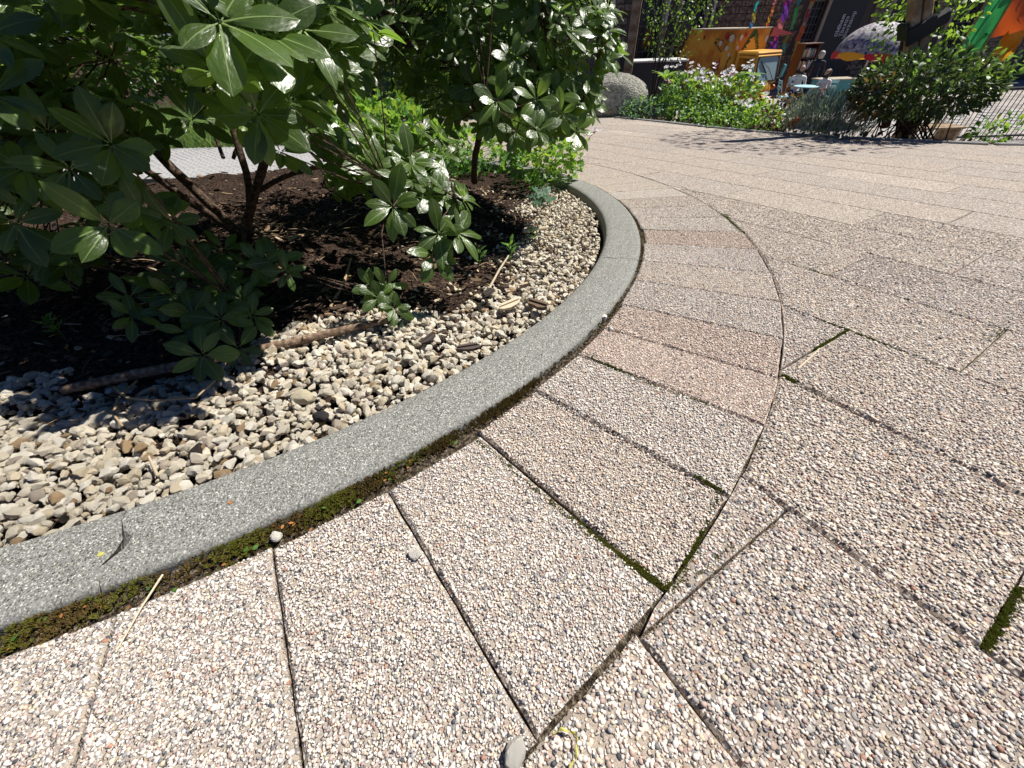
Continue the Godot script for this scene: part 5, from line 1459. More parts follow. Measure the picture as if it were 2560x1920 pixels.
	m.bevel(Vector3(1.6, 1.02, 0), Vector3(3.4, 0.05, 0.05), 0.01)
	part("rail", m.mesh(), rail, M.steel_dark)
	m = MB.new()
	m.bevel(Vector3(1.6, 0.10, 0), Vector3(3.4, 0.04, 0.04), 0.008)
	part("rail", m.mesh(), rail, M.steel_dark)
	var bar := MB.new()
	bar.tube([Vector3(0, 0, 0), Vector3(0, 1.0, 0)], [0.009, 0.009], 6)
	var bmesh := bar.mesh(true)
	for k in 29: part("bar", bmesh, rail, M.steel_dark, at(0.03 + k * 0.115, 0.0, 0))
	var bench := thing("slatted_bench", "low brown slatted bench seen through the railing under the dark bush", "bench", at(9.7, YARD, -10.2))
	for k in 4:
		m = MB.new()
		m.bevel(Vector3(0, 0.42, 0.14 * k - 0.2), Vector3(1.2, 0.04, 0.10), 0.008)
		part("slat", m.mesh(), bench, M.timber)
	for s in [-0.5, 0.5]:
		m = MB.new()
		m.bevel(Vector3(s, 0.2, 0), Vector3(0.08, 0.4, 0.5), 0.01)
		part("leg", m.mesh(), bench, M.timber)
	# parasol
	var para := thing("parasol", "domed patterned parasol with a scalloped red border, behind the dark bush", "parasol", Transform3D(Basis(Vector3.BACK, -0.05), Vector3(9.95, YARD - 0.04, -13.5)))
	m = MB.new()
	var rows := []
	for i in 9:
		var row := []
		var f := i / 8.0
		for k in 49:
			var a := TAU * k / 48.0
			var scal := absf(sin(a * 4.0))
			var r := 0.92 * sin(f * 1.35) * (1.0 - 0.05 * scal * f)
			row.append(Vector3(cos(a) * r, 2.22 - 0.62 * pow(f, 1.9) - (0.035 * (1 - scal)) * f, sin(a) * r))
		rows.append(row)
	m.grid(rows, true)
	part("canopy", m.mesh(true), para, M.parasol_cloth)
	for k in 8:
		var v := MB.new()
		var vr := []
		for j in 9:
			var a := TAU * (k + j / 8.0) / 8.0
			var scal := absf(sin(a * 4.0))
			var r := 0.92 * sin(1.35) * (1.0 - 0.05 * scal)
			var top := Vector3(cos(a) * r, 1.60 - 0.035 * (1 - scal), sin(a) * r)
			vr.append([top * Vector3(1.003, 1, 1.003), top * Vector3(1.03, 1, 1.03) - Vector3(0, 0.06 + 0.12 * scal, 0)])
		v.grid(vr)
		part("valance", v.mesh(true), para, M.cloth_red if k % 3 else M.cloth_gold)
	m = MB.new()
	m.tube([Vector3(0, 0, 0), Vector3(0, 2.2, 0)], [0.022, 0.018], 8)
	part("mast", m.mesh(true), para, M.pole_white)
	m = MB.new()
	m.lathe([Vector2(0.0001, 0.08), Vector2(0.2, 0.07), Vector2(0.25, 0.0)], Vector3.ZERO, 16)
	part("base", m.mesh(true), para, M.steel_dark)
	# bookcase
	var shelf := thing("bookcase", "dark red-brown wooden bookcase full of books before the dark lettered panel", "bookcase", Transform3D(Basis(Vector3.UP, 0.25), Vector3(10.25, YARD, -16.8)))
	for s in [-1.0, 1.0]:
		m = MB.new()
		m.bevel(Vector3(s * 0.31, 0.82, 0), Vector3(0.05, 1.64, 0.34), 0.008)
		part("side", m.mesh(), shelf, M.book_wood)
	m = MB.new()
	m.bevel(Vector3(0, 0.82, -0.155), Vector3(0.57, 1.64, 0.02), 0.005)
	part("back", m.mesh(), shelf, M.book_wood)
	for k in 6:
		m = MB.new()
		m.bevel(Vector3(0, [0.05, 0.36, 0.67, 0.98, 1.29, 1.65][k], 0.005), Vector3(0.568 if k < 5 else 0.74, 0.03, 0.30 if k < 5 else 0.4), 0.005)
		part("shelf", m.mesh(), shelf, M.book_wood)
		if k == 5: continue
		var x := -0.26
		while x < 0.24:
			var wd := rnd(0.018, 0.045)
			var ht := rnd(0.17, 0.24)
			var o := MB.new()
			o.bevel(Vector3(x + wd / 2, [0.05, 0.36, 0.67, 0.98, 1.29][k] + 0.0155 + ht / 2, 0.03), Vector3(wd - 0.003, ht, 0.18), 0.003)
			part("book", o.mesh(), shelf, [M.paint_cream, M.letter_white, M.paint_gold, M.paint_red, M.teal, M.trim_stone][rng.randi() % 6])
			x += wd
	# table, chairs and a teal planter
	var table := thing("cafe_table", "small pale blue cafe table in front of the seated people", "table", at(9.45, YARD, -14.85))
	m = MB.new()
	m.lathe([Vector2(0.0001, 0.735), Vector2(0.33, 0.735), Vector2(0.34, 0.728), Vector2(0.34, 0.712), Vector2(0.0001, 0.71)], Vector3.ZERO, 20)
	part("top", m.mesh(true), table, M.teal_pale)
	for k in 3:
		m = MB.new()
		var a := TAU * k / 3.0
		m.tube([Vector3(cos(a) * 0.26, 0, sin(a) * 0.26), Vector3(cos(a + 2.6) * 0.2, 0.71, sin(a + 2.6) * 0.2)], [0.012, 0.012], 6)
		part("leg", m.mesh(true), table, M.pole_white)
	var ch := cafe_chair("pale blue folding chair standing empty left of the seated woman", Transform3D(Basis(Vector3.UP, 1.3), Vector3(9.0, YARD, -15.1)))
	cafe_copy(ch, "pale blue folding chair under the woman in the white top", Transform3D(Basis(Vector3.UP, -0.3), Vector3(9.55, YARD, -15.6)))
	cafe_copy(ch, "pale blue folding chair under the seated girl nearest the teal planter", Transform3D(Basis(Vector3.UP, -1.3), Vector3(10.1, YARD, -14.9)))
	var pl := thing("planter", "teal wooden planter with a pale rim below the dark panel", "planter", at(10.75, YARD, -15.6))
	m = MB.new()
	m.bevel(Vector3(0, 0.4, 0), Vector3(1.1, 0.8, 0.5), 0.01)
	part("box", m.mesh(), pl, M.teal)
	m = MB.new()
	m.bevel(Vector3(0, 0.815, 0), Vector3(1.16, 0.035, 0.56), 0.008)
	part("rim", m.mesh(), pl, M.trim_stone)

func cafe_chair(label: String, xf: Transform3D) -> Node3D:
	var c := thing("cafe_chair", label, "chair", xf, "folding cafe chairs")
	for k in 4:
		var m := MB.new()
		m.bevel(Vector3(0, 0.45, 0.09 * k - 0.14), Vector3(0.38, 0.018, 0.07), 0.004)
		part("seat_slat", m.mesh(), c, M.teal_pale)
	for k in 2:
		var m := MB.new()
		m.bevel(Vector3(0, 0.68 + 0.14 * k, -0.22 - 0.02 * k), Vector3(0.38, 0.08, 0.018), 0.004)
		part("back_slat", m.mesh(), c, M.teal_pale)
	for s in [-0.19, 0.19]:
		var m := MB.new()
		m.tube([Vector3(s, 0, 0.2), Vector3(s, 0.45, -0.12), Vector3(s, 0.88, -0.25)], [0.011, 0.011, 0.011], 6)
		part("leg", m.mesh(true), c, M.teal_pale)
		m = MB.new()
		m.tube([Vector3(s * 0.9, 0, -0.24), Vector3(s * 0.9, 0.44, 0.17)], [0.011, 0.011], 6)
		part("leg", m.mesh(true), c, M.teal_pale)
	return c
func cafe_copy(c: Node3D, label: String, xf: Transform3D) -> void:
	var d := c.duplicate()
	d.name = numbered("cafe_chair")
	add_child(d, true)
	d.transform = xf
	d.set_meta("label", label)

# ---------------------------------------------------------------- the decorated three-wheeler
func build_van() -> void:
	var v := thing("three_wheeler_van", "orange and yellow painted three-wheeled van with a flower-decorated box body and small rounded cab", "van", Transform3D(Basis(Vector3.UP, 0.454), Vector3(8.75, YARD, -15.9)))
	var Y := M.van_yellow as Material
	var m := MB.new()
	# lower front, bulging forward
	var rows := []
	for i in 6:
		var f := i / 5.0
		var row := []
		for j in 13:
			var x := (j - 6) / 6.0
			row.append(Vector3(x * 0.60, lerpf(0.30, 0.80, f), -0.02 - 0.30 * pow(absf(x), 3.2) + 0.05 * sin(f * PI) - 0.05 * f))
		rows.append(row)
	m.grid(rows)
	part("front_panel", m.mesh(true), v, Y)
	m = MB.new()
	m.bevel(Vector3(0, 1.49, -0.60), Vector3(1.20, 0.10, 0.78), 0.045)
	m.bevel(Vector3(0, 1.415, -0.235), Vector3(1.14, 0.07, 0.10), 0.03)
	part("cab_roof", m.mesh(), v, Y)
	for s in [-1.0, 1.0]:
		m = MB.new()
		var a := Vector3(s * 0.545, 0.78, -0.16); var b := Vector3(s * 0.525, 1.44, -0.30)
		m.bevel((a + b) / 2.0, Vector3(0.09, 0.16, a.distance_to(b)), 0.03, dirv(a, b))
		part("pillar", m.mesh(), v, Y)
		m = MB.new()
		m.bevel(Vector3(s * 0.575, 0.92, -0.93), Vector3(0.07, 1.2, 0.12), 0.025)
		part("pillar", m.mesh(), v, Y)
		m = MB.new()
		m.bevel(Vector3(s * 0.58, 0.56, -0.58), Vector3(0.05, 0.52, 0.62), 0.02)
		m.bevel(Vector3(s * 0.575, 1.40, -0.60), Vector3(0.05, 0.07, 0.6), 0.02)
		var door := part("door", m.mesh(), v, Y)
		m = MB.new()
		m.bevel(Vector3(s * 0.612, 0.72, -0.80), Vector3(0.02, 0.03, 0.12), 0.006)
		part("handle", m.mesh(), door, M.steel_dark)
	m = MB.new()
	m.bevel(Vector3(0, 0.62, -0.96), Vector3(1.08, 0.64, 0.04), 0.01)
	m.bevel(Vector3(0, 1.40, -0.96), Vector3(1.08, 0.12, 0.04), 0.01)
	for s in [-0.5, 0.0, 0.5]: m.bevel(Vector3(s, 1.14, -0.96), Vector3(0.09, 0.42, 0.04), 0.01)
	part("cab_back", m.mesh(), v, Y)
	m = MB.new()
	m.bevel(Vector3(0, 0.5, -0.78), Vector3(0.95, 0.28, 0.3), 0.05)
	m.bevel(Vector3(0, 0.78, -0.89), Vector3(0.95, 0.4, 0.08), 0.03)
	part("seat", m.mesh(), v, M.dark_gap)
	# windscreen: rounded rectangle, leaning back
	var tiltb := Basis(Vector3.RIGHT, -0.235)
	var ws := Transform3D(tiltb, Vector3(0, 1.085, -0.155))
	var shape := func(w: float, h: float, r: float) -> PackedVector2Array:
		var o := PackedVector2Array()
		for q in 4:
			var cx: float = (w - r) * (1 if q in [0, 3] else -1)
			var cy: float = (h - r) * (1 if q in [0, 1] else -1)
			for k in 6:
				var a := PI / 2 * (q + k / 5.0)
				o.append(Vector2(cx + cos(a) * r, cy + sin(a) * r))
		return o
	m = MB.new()
	m.prism(shape.call(0.50, 0.315, 0.10), 0.0, 0.012, ws)
	var glass := part("windscreen", m.mesh(), v, M.windscreen)
	var outer: PackedVector2Array = shape.call(0.525, 0.34, 0.12)
	var inner: PackedVector2Array = shape.call(0.49, 0.305, 0.09)
	m = MB.new()
	for i in outer.size():
		var j := (i + 1) % outer.size()
		var P := func(q: Vector2, z: float) -> Vector3: return ws * Vector3(q.x, q.y, z)
		m.quad(P.call(outer[i], 0.03), P.call(outer[j], 0.03), P.call(inner[j], 0.03), P.call(inner[i], 0.03))
		m.quad(P.call(outer[i], -0.01), P.call(outer[j], -0.01), P.call(outer[j], 0.03), P.call(outer[i], 0.03))
		m.quad(P.call(inner[i], 0.03), P.call(inner[j], 0.03), P.call(inner[j], 0.0), P.call(inner[i], 0.0))
	part("gasket", m.mesh(), glass, M.rubber_black)
	# yellow surround filling out to the pillars and roof
	var wide: PackedVector2Array = shape.call(0.585, 0.40, 0.14)
	m = MB.new()
	for i in outer.size():
		var j := (i + 1) % outer.size()
		m.quad(ws * Vector3(wide[i].x, wide[i].y, -0.03), ws * Vector3(wide[j].x, wide[j].y, -0.03), ws * Vector3(outer[j].x, outer[j].y, 0.006), ws * Vector3(outer[i].x, outer[i].y, 0.006))
	part("windscreen_surround", m.mesh(true), v, Y)
	m = MB.new()
	m.tube([ws * Vector3(0.36, -0.42, 0.06), ws * Vector3(0.30, -0.30, 0.05), ws * Vector3(0.02, 0.02, 0.04), ws * Vector3(-0.26, 0.17, 0.03)], [0.012, 0.010, 0.008, 0.007], 5)
	m.tube([ws * Vector3(-0.36, 0.22, 0.026), ws * Vector3(-0.04, -0.12, 0.026)], [0.016, 0.016], 5)
	part("wiper", m.mesh(true), v, M.rubber_black)
	for s in [-1.0, 1.0]:
		m = MB.new()
		m.lathe([Vector2(0.0001, 0.04), Vector2(0.05, 0.03), Vector2(0.068, 0.0), Vector2(0.07, -0.03)], Vector3(s * 0.42, 0.60, 0.0), 14, Basis(Vector3.RIGHT, PI / 2))
		part("indicator", m.mesh(true), v, M.amber)
		m = MB.new()
		m.bevel(Vector3(s * 0.80, 1.00, -0.12), Vector3(0.20, 0.34, 0.05), 0.024, Basis(Vector3.UP, 0.2) * Basis(Vector3.BACK, -0.25))
		var mirror := part("mirror", m.mesh(), v, M.teal)
		m = MB.new()
		m.tube([Vector3(s * 0.57, 0.84, -0.2), Vector3(s * 0.70, 0.82, -0.14), Vector3(s * 0.78, 0.92, -0.12)], [0.012, 0.012, 0.012], 6)
		part("mirror_arm", m.mesh(true), mirror, M.pole_white)
	m = MB.new()
	m.bevel(Vector3(0, 0.33, 0.02), Vector3(0.9, 0.05, 0.05), 0.015)
	part("bumper", m.mesh(), v, M.van_orange)
	# wheels
	for w in [Vector3(0, 0.20, -0.12), Vector3(-0.66, 0.24, -2.75), Vector3(0.66, 0.24, -2.75)]:
		var b := Basis(Vector3.BACK, PI / 2)
		m = MB.new()
		var R: float = w.y
		m.lathe([Vector2(R * 0.55, -0.05), Vector2(R * 0.9, -0.06), Vector2(R, -0.035), Vector2(R, 0.035), Vector2(R * 0.9, 0.06), Vector2(R * 0.55, 0.05)], w, 22, b)
		var wheel := part("wheel", m.mesh(true), v, M.rubber_black)
		m = MB.new()
		m.lathe([Vector2(0.001, -0.03), Vector2(R * 0.3, -0.045), Vector2(R * 0.57, -0.04), Vector2(R * 0.57, 0.04), Vector2(R * 0.3, 0.045), Vector2(0.001, 0.03)], w, 18, b)
		part("rim", m.mesh(true), wheel, M.pole_white)
	m = MB.new()
	var fr := []
	for i in 11:
		var a := lerpf(-0.3, PI + 0.3, i / 10.0)
		fr.append([Vector3(-0.11, 0.20 + 0.26 * sin(a), -0.12 + 0.26 * cos(a)), Vector3(0.11, 0.20 + 0.26 * sin(a), -0.12 + 0.26 * cos(a))])
	m.grid(fr)
	part("mudguard", m.mesh(true), v, M.paint_red)
	# box body
	m = MB.new()
	var side := PackedVector2Array([Vector2(-1.02, 0.34), Vector2(-1.02, 2.05), Vector2(-3.0, 2.05), Vector2(-3.25, 1.55), Vector2(-3.55, 0.9), Vector2(-3.6, 0.34)])
	var turn := Transform3D(Basis(Vector3(0, 0, 1), Vector3(0, 1, 0), Vector3(-1, 0, 0)), Vector3.ZERO)
	m.prism(side, -0.75, 0.75, turn)
	var box := part("box_body", m.mesh(), v, M.van_orange)
	m = MB.new()
	m.bevel(Vector3(0, 2.07, -2.0), Vector3(1.56, 0.035, 2.04), 0.01)
	part("roof_edge", m.mesh(), box, M.trim_stone)
	for s in [-0.753, 0.753]:
		for z in [-1.75, -2.5]:
			m = MB.new()
			m.bevel(Vector3(s, 1.2, z), Vector3(0.012, 1.66, 0.03), 0.004)
			part("seam_strip", m.mesh(), box, M.van_yellow)
		m = MB.new()
		var arch := PackedVector2Array()
		for k in 13:
			var a := PI * k / 12.0
			arch.append(Vector2(-2.75 + 0.40 * cos(a), 0.34 + 0.44 * sin(a)))
		m.prism(arch, s - 0.012, s + 0.012, Transform3D(Basis(Vector3(0, 0, 1), Vector3(0, 1, 0), Vector3(1, 0, 0)), Vector3.ZERO))
		part("wheel_arch", m.mesh(), box, M.paint_red)
	# painted arch of leaves on the box front, and flowers on its side, as thin raised work
	m = MB.new()
	var inside := PackedVector2Array()
	var gar := []
	for k in 25:
		var f := (k - 12) / 12.0
		var p := Vector2(f * 0.62, 1.96 - 0.95 * pow(absf(f), 1.5))
		inside.append(p)
		gar.append(Vector3(p.x, p.y, -1.008))
	inside.append_array([Vector2(0.62, 0.5), Vector2(-0.62, 0.5)])
	m.prism(inside, -1.019, -1.012)
	part("arch_panel", m.mesh(), box, M.paint_gold)
	m = MB.new()
	var rad := []
	for k in 25: rad.append(0.022)
	m.tube(gar, rad, 6)
	var lf := MB.new()
	for k in 25:
		for s in [-1.0, 1.0]:
			var a: float = rnd(0.3, 1.2) * s + (0.9 if k < 12 else -0.9)
			var d := Vector3(sin(a), cos(a), 0.1) * 0.11
			m.quad(gar[k], gar[k] + d * 0.5 + Vector3(d.y, -d.x, 0.05) * 0.35, gar[k] + d, gar[k] + d * 0.5 - Vector3(d.y, -d.x, 0.05) * 0.35)
	part("leaf_garland", m.mesh(), box, M.paint_green)
	for q in [[-0.60, 1.86, 0.09, 0], [-0.40, 1.93, 0.07, 1], [0.62, 1.80, 0.10, 0], [-0.66, 1.62, 0.07, 0], [0.68, 1.5, 0.06, 1]]:
		part("painted_flower", flower(q[2], 7, M.paint_cream if q[3] == 0 else M.paint_red, 0.12), box, null, Transform3D(Basis(Vector3.RIGHT, PI / 2), Vector3(q[0], q[1], -1.0)))
	for q in [[-1.2, 1.85, 0.11, 0], [-1.42, 1.90, 0.10, 1], [-1.3, 1.6, 0.08, 0], [-1.6, 1.72, 0.08, 0], [-1.15, 1.45, 0.06, 0], [-2.9, 1.0, 0.07, 1], [-3.1, 0.75, 0.06, 1], [-3.25, 1.1, 0.05, 1], [-2.7, 1.25, 0.05, 1], [-3.0, 1.3, 0.05, 1], [-2.35, 1.86, 0.06, 1]]:
		part("painted_flower", flower(q[2], 7, M.paint_cream if q[3] == 0 else M.paint_red, 0.12), box, null, Transform3D(Basis(Vector3.UP, -PI / 2) * Basis(Vector3.RIGHT, PI / 2), Vector3(-0.765, q[1], q[0])))
	m = MB.new()
	for c in [[Vector2(-1.2, 1.9), Vector2(-1.5, 1.5), Vector2(-1.9, 1.75)], [Vector2(-1.5, 1.0), Vector2(-1.75, 1.15), Vector2(-1.9, 0.9), Vector2(-2.1, 0.7)], [Vector2(-1.1, 1.4), Vector2(-1.2, 1.1), Vector2(-1.15, 0.8)]]:
		var pts := []; var rr := []
		for p in c:
			pts.append(Vector3(-0.758, p.y, p.x)); rr.append(0.014)
		m.tube(pts, rr, 5)
		for k in 10:
			var b: Vector3 = pts[0].lerp(pts[pts.size() - 1], rng.randf()) + Vector3(0, rnd(-0.08, 0.08), 0)
			var a := rnd(0, TAU)
			var d := Vector3(0, sin(a), cos(a)) * 0.1
			var w := Vector3(0, d.z, -d.y) * 0.3
			m.quad(b, b + d * 0.5 + w, b + d, b + d * 0.5 - w)
	part("painted_leaves", m.mesh(), box, M.paint_green)
	m = MB.new()
	var motif := PackedVector2Array([Vector2(-0.16, 0.0), Vector2(-0.05, 0.14), Vector2(0.10, 0.12), Vector2(0.14, 0.25), Vector2(0.18, 0.05), Vector2(0.1, -0.14), Vector2(0.02, -0.25), Vector2(-0.04, -0.12)])
	m.prism(motif, -0.003, 0.006, Transform3D(Basis(Vector3(0, 0, 1), Vector3(0, 1, 0), Vector3(-1, 0, 0)), Vector3(-0.755, 1.12, -1.62)))
	part("painted_motif", m.mesh(), box, M.paint_red)

# ---------------------------------------------------------------- people
# one continuous skin round tapered bones: surface nets over a smooth union
func figure(bones: Array, lo: Vector3, hi: Vector3, cell: float) -> ArrayMesh:
	var nx := int((hi.x - lo.x) / cell) + 1; var ny := int((hi.y - lo.y) / cell) + 1; var nz := int((hi.z - lo.z) / cell) + 1
	var val := PackedFloat32Array(); val.resize(nx * ny * nz)
	var own := PackedInt32Array(); own.resize(nx * ny * nz)
	for k in nz:
		for j in ny:
			for i in nx:
				var p := lo + Vector3(i, j, k) * cell
				var d := 1.0
				var best := 1.0
				var who := 0
				for b in bones.size():
					var B = bones[b]
					var t := clampf((p - B[0]).dot(B[1] - B[0]) / maxf((B[1] - B[0]).length_squared(), 1e-8), 0.0, 1.0)
					var e: float = p.distance_to(B[0] + (B[1] - B[0]) * t) - lerpf(B[2], B[3], t)
					if e < best:
						best = e; who = b
					var h := clampf(0.5 + 0.5 * (d - e) / 0.03, 0.0, 1.0)
					d = lerpf(d, e, h) - 0.03 * h * (1.0 - h)
				var at_ := (k * ny + j) * nx + i
				val[at_] = d
				own[at_] = who
	var m := MB.new()
	m.colored = true
	var id := {}
	var step := [1, nx, nx * ny]
	for k in nz - 1:
		for j in ny - 1:
			for i in nx - 1:
				var o := (k * ny + j) * nx + i
				var s := 0
				var sum := Vector3.ZERO
				var c := 0
				for a in 8:
					if val[o + (a & 1) + ((a >> 1) & 1) * nx + ((a >> 2) & 1) * nx * ny] < 0: s |= 1 << a
				if s == 0 or s == 255: continue
				for a in 8:
					for ax in 3:
						if a & (1 << ax): continue
						var b2 := a | (1 << ax)
						if ((s >> a) & 1) == ((s >> b2) & 1): continue
						var va := val[o + (a & 1) + ((a >> 1) & 1) * nx + ((a >> 2) & 1) * nx * ny]
						var vb := val[o + (b2 & 1) + ((b2 >> 1) & 1) * nx + ((b2 >> 2) & 1) * nx * ny]
						var pa := Vector3(a & 1, (a >> 1) & 1, (a >> 2) & 1)
						var pb := Vector3(b2 & 1, (b2 >> 1) & 1, (b2 >> 2) & 1)
						sum += pa.lerp(pb, va / (va - vb))
						c += 1
				m.tint = bones[own[o]][4]
				id[o] = m.vert(lo + (Vector3(i, j, k) + sum / c) * cell)
	for k in range(1, nz - 1):
		for j in range(1, ny - 1):
			for i in range(1, nx - 1):
				var o := (k * ny + j) * nx + i
				for ax in 3:
					var q: int = o + step[ax]
					if (val[o] < 0) == (val[q] < 0): continue
					var u: int = step[(ax + 1) % 3]; var w: int = step[(ax + 2) % 3]
					var f := [id[o - u - w], id[o - w], id[o], id[o - u]]
					if val[o] < 0: m.ix.append_array([f[0], f[1], f[2], f[0], f[2], f[3]])
					else: m.ix.append_array([f[0], f[2], f[1], f[0], f[3], f[2]])
	return m.mesh(true, M.figure)

func seated(label: String, xf: Transform3D, top: Color, legs: Color, hair: Material, s: float) -> void:
	var skin := Color(0.46, 0.27, 0.19)
	var b := [[Vector3(0, 0.52, 0), Vector3(0, 0.72, -0.01), 0.13, 0.115, top], [Vector3(0, 0.72, -0.01), Vector3(0, 0.94, 0.02), 0.12, 0.10, top], [Vector3(-0.13, 0.95, 0.02), Vector3(0.13, 0.95, 0.02), 0.065, 0.065, top], [Vector3(0, 0.98, 0.03), Vector3(0, 1.07, 0.05), 0.045, 0.045, skin], [Vector3(0, 1.12, 0.06), Vector3(0, 1.19, 0.055), 0.078, 0.088, skin], [Vector3(0, 1.13, 0.135), Vector3(0, 1.15, 0.135), 0.014, 0.009, skin]]
	for q in [-1.0, 1.0]:
		b.append_array([[Vector3(q * 0.09, 0.52, 0.0), Vector3(q * 0.12, 0.53, 0.40), 0.085, 0.058, legs], [Vector3(q * 0.12, 0.53, 0.40), Vector3(q * 0.13, 0.10, 0.36), 0.055, 0.038, legs], [Vector3(q * 0.13, 0.06, 0.36), Vector3(q * 0.14, 0.045, 0.50), 0.036, 0.03, Color(0.05, 0.045, 0.045)], [Vector3(q * 0.185, 0.94, 0.01), Vector3(q * 0.25, 0.72, 0.06), 0.05, 0.04, top], [Vector3(q * 0.25, 0.72, 0.06), Vector3(q * 0.12, 0.74, 0.29), 0.036, 0.026, skin], [Vector3(q * 0.12, 0.74, 0.29), Vector3(q * 0.08, 0.75, 0.37), 0.028, 0.02, skin]])
	var o := thing("person", label, "person", xf, "")
	part("body", figure(b, Vector3(-0.4, 0.0, -0.24), Vector3(0.4, 1.33, 0.6), 0.026), o, null, Transform3D(Basis().scaled(Vector3.ONE * s), Vector3.ZERO))
	var hm := MB.new()
	hm.lathe([Vector2(0.075, -0.16), Vector2(0.098, -0.05), Vector2(0.102, 0.02), Vector2(0.085, 0.075), Vector2(0.045, 0.105), Vector2(0.0001, 0.112)], Vector3(0, 1.175, 0.025), 16, Basis(Vector3.RIGHT, -0.35))
	part("hair", hm.mesh(true), o, hair, Transform3D(Basis().scaled(Vector3.ONE * s), Vector3.ZERO))

func build_people() -> void:
	seated("seated woman in a white top with dark tied-up hair behind the blue table", Transform3D(Basis(Vector3.UP, -0.5), Vector3(9.55, YARD + 0.0, -15.55)), Color(0.72, 0.71, 0.72), Color(0.05, 0.05, 0.07), M.hair_dark, 0.93)
	seated("seated girl in a pale top, right of the blue cafe table", Transform3D(Basis(Vector3.UP, -1.2), Vector3(10.02, YARD + 0.0, -14.9)), Color(0.66, 0.62, 0.66), Color(0.10, 0.10, 0.14), M.hair_dark, 0.88)
	var skin := Color(0.46, 0.27, 0.19)
	var cloth := Color(0.03, 0.032, 0.05)
	var b := [[Vector3(0, 0.88, 0), Vector3(0, 1.1, 0.0), 0.125, 0.115, cloth], [Vector3(0, 1.1, 0), Vector3(0, 1.32, 0.0), 0.12, 0.10, cloth], [Vector3(-0.14, 1.34, 0), Vector3(0.14, 1.34, 0), 0.065, 0.065, cloth], [Vector3(0, 1.37, 0), Vector3(0, 1.45, 0.02), 0.045, 0.045, skin], [Vector3(0, 1.5, 0.03), Vector3(0, 1.565, 0.025), 0.078, 0.088, skin], [Vector3(0, 1.515, 0.11), Vector3(0, 1.535, 0.11), 0.014, 0.01, skin]]
	for q in [-1.0, 1.0]:
		b.append_array([[Vector3(q * 0.09, 0.88, 0), Vector3(q * 0.10, 0.48, 0.02), 0.085, 0.055, cloth], [Vector3(q * 0.10, 0.48, 0.02), Vector3(q * 0.11, 0.09, 0.0), 0.052, 0.036, cloth], [Vector3(q * 0.11, 0.05, -0.01), Vector3(q * 0.12, 0.04, 0.14), 0.036, 0.03, Color(0.02, 0.02, 0.02)], [Vector3(q * 0.19, 1.33, 0), Vector3(q * 0.25, 1.06, 0.02), 0.048, 0.04, cloth], [Vector3(q * 0.25, 1.06, 0.02), Vector3(q * 0.2, 0.88, 0.18), 0.036, 0.026, cloth], [Vector3(q * 0.2, 0.88, 0.18), Vector3(q * 0.19, 0.83, 0.25), 0.028, 0.02, skin]])
	var o := thing("person", "grey-haired person in dark clothes standing at the bookcase", "person", Transform3D(Basis(Vector3.UP, 2.3), Vector3(10.35, YARD, -16.1)))
	part("body", figure(b, Vector3(-0.38, 0.0, -0.2), Vector3(0.38, 1.72, 0.34), 0.03), o, null, Transform3D(Basis().scaled(Vector3.ONE * 0.9), Vector3.ZERO))
	var hm := MB.new()
	hm.lathe([Vector2(0.08, -0.10), Vector2(0.098, -0.03), Vector2(0.10, 0.03), Vector2(0.08, 0.08), Vector2(0.04, 0.105), Vector2(0.0001, 0.11)], Vector3(0, 1.555, -0.002), 16, Basis(Vector3.RIGHT, -0.3))
	part("hair", hm.mesh(true), o, M.hair_grey, Transform3D(Basis().scaled(Vector3.ONE * 0.9), Vector3.ZERO))

# ---------------------------------------------------------------- flags and banners
func cloth(w: float, h: float, ripple: float, taper := 1.0) -> ArrayMesh:
	var m := MB.new()
	var rows := []
	var a := rnd(0, 6)
	for i in 9:
		var f := i / 8.0
		var row := []
		for j in 7:
			var g := (j - 3) / 3.0
			row.append(Vector3(g * w / 2 * lerpf(1.0, taper, f) + ripple * 0.6 * sin(f * 5.0 + a), -h * f + ripple * 0.4 * sin(g * 4.0 + a), ripple * sin(g * 3.5 + f * 4.0 + a) + ripple * 0.5 * sin(f * 9.0 - g * 3.0)))
		rows.append(row)
	m.grid(rows)
	return m.mesh(true)

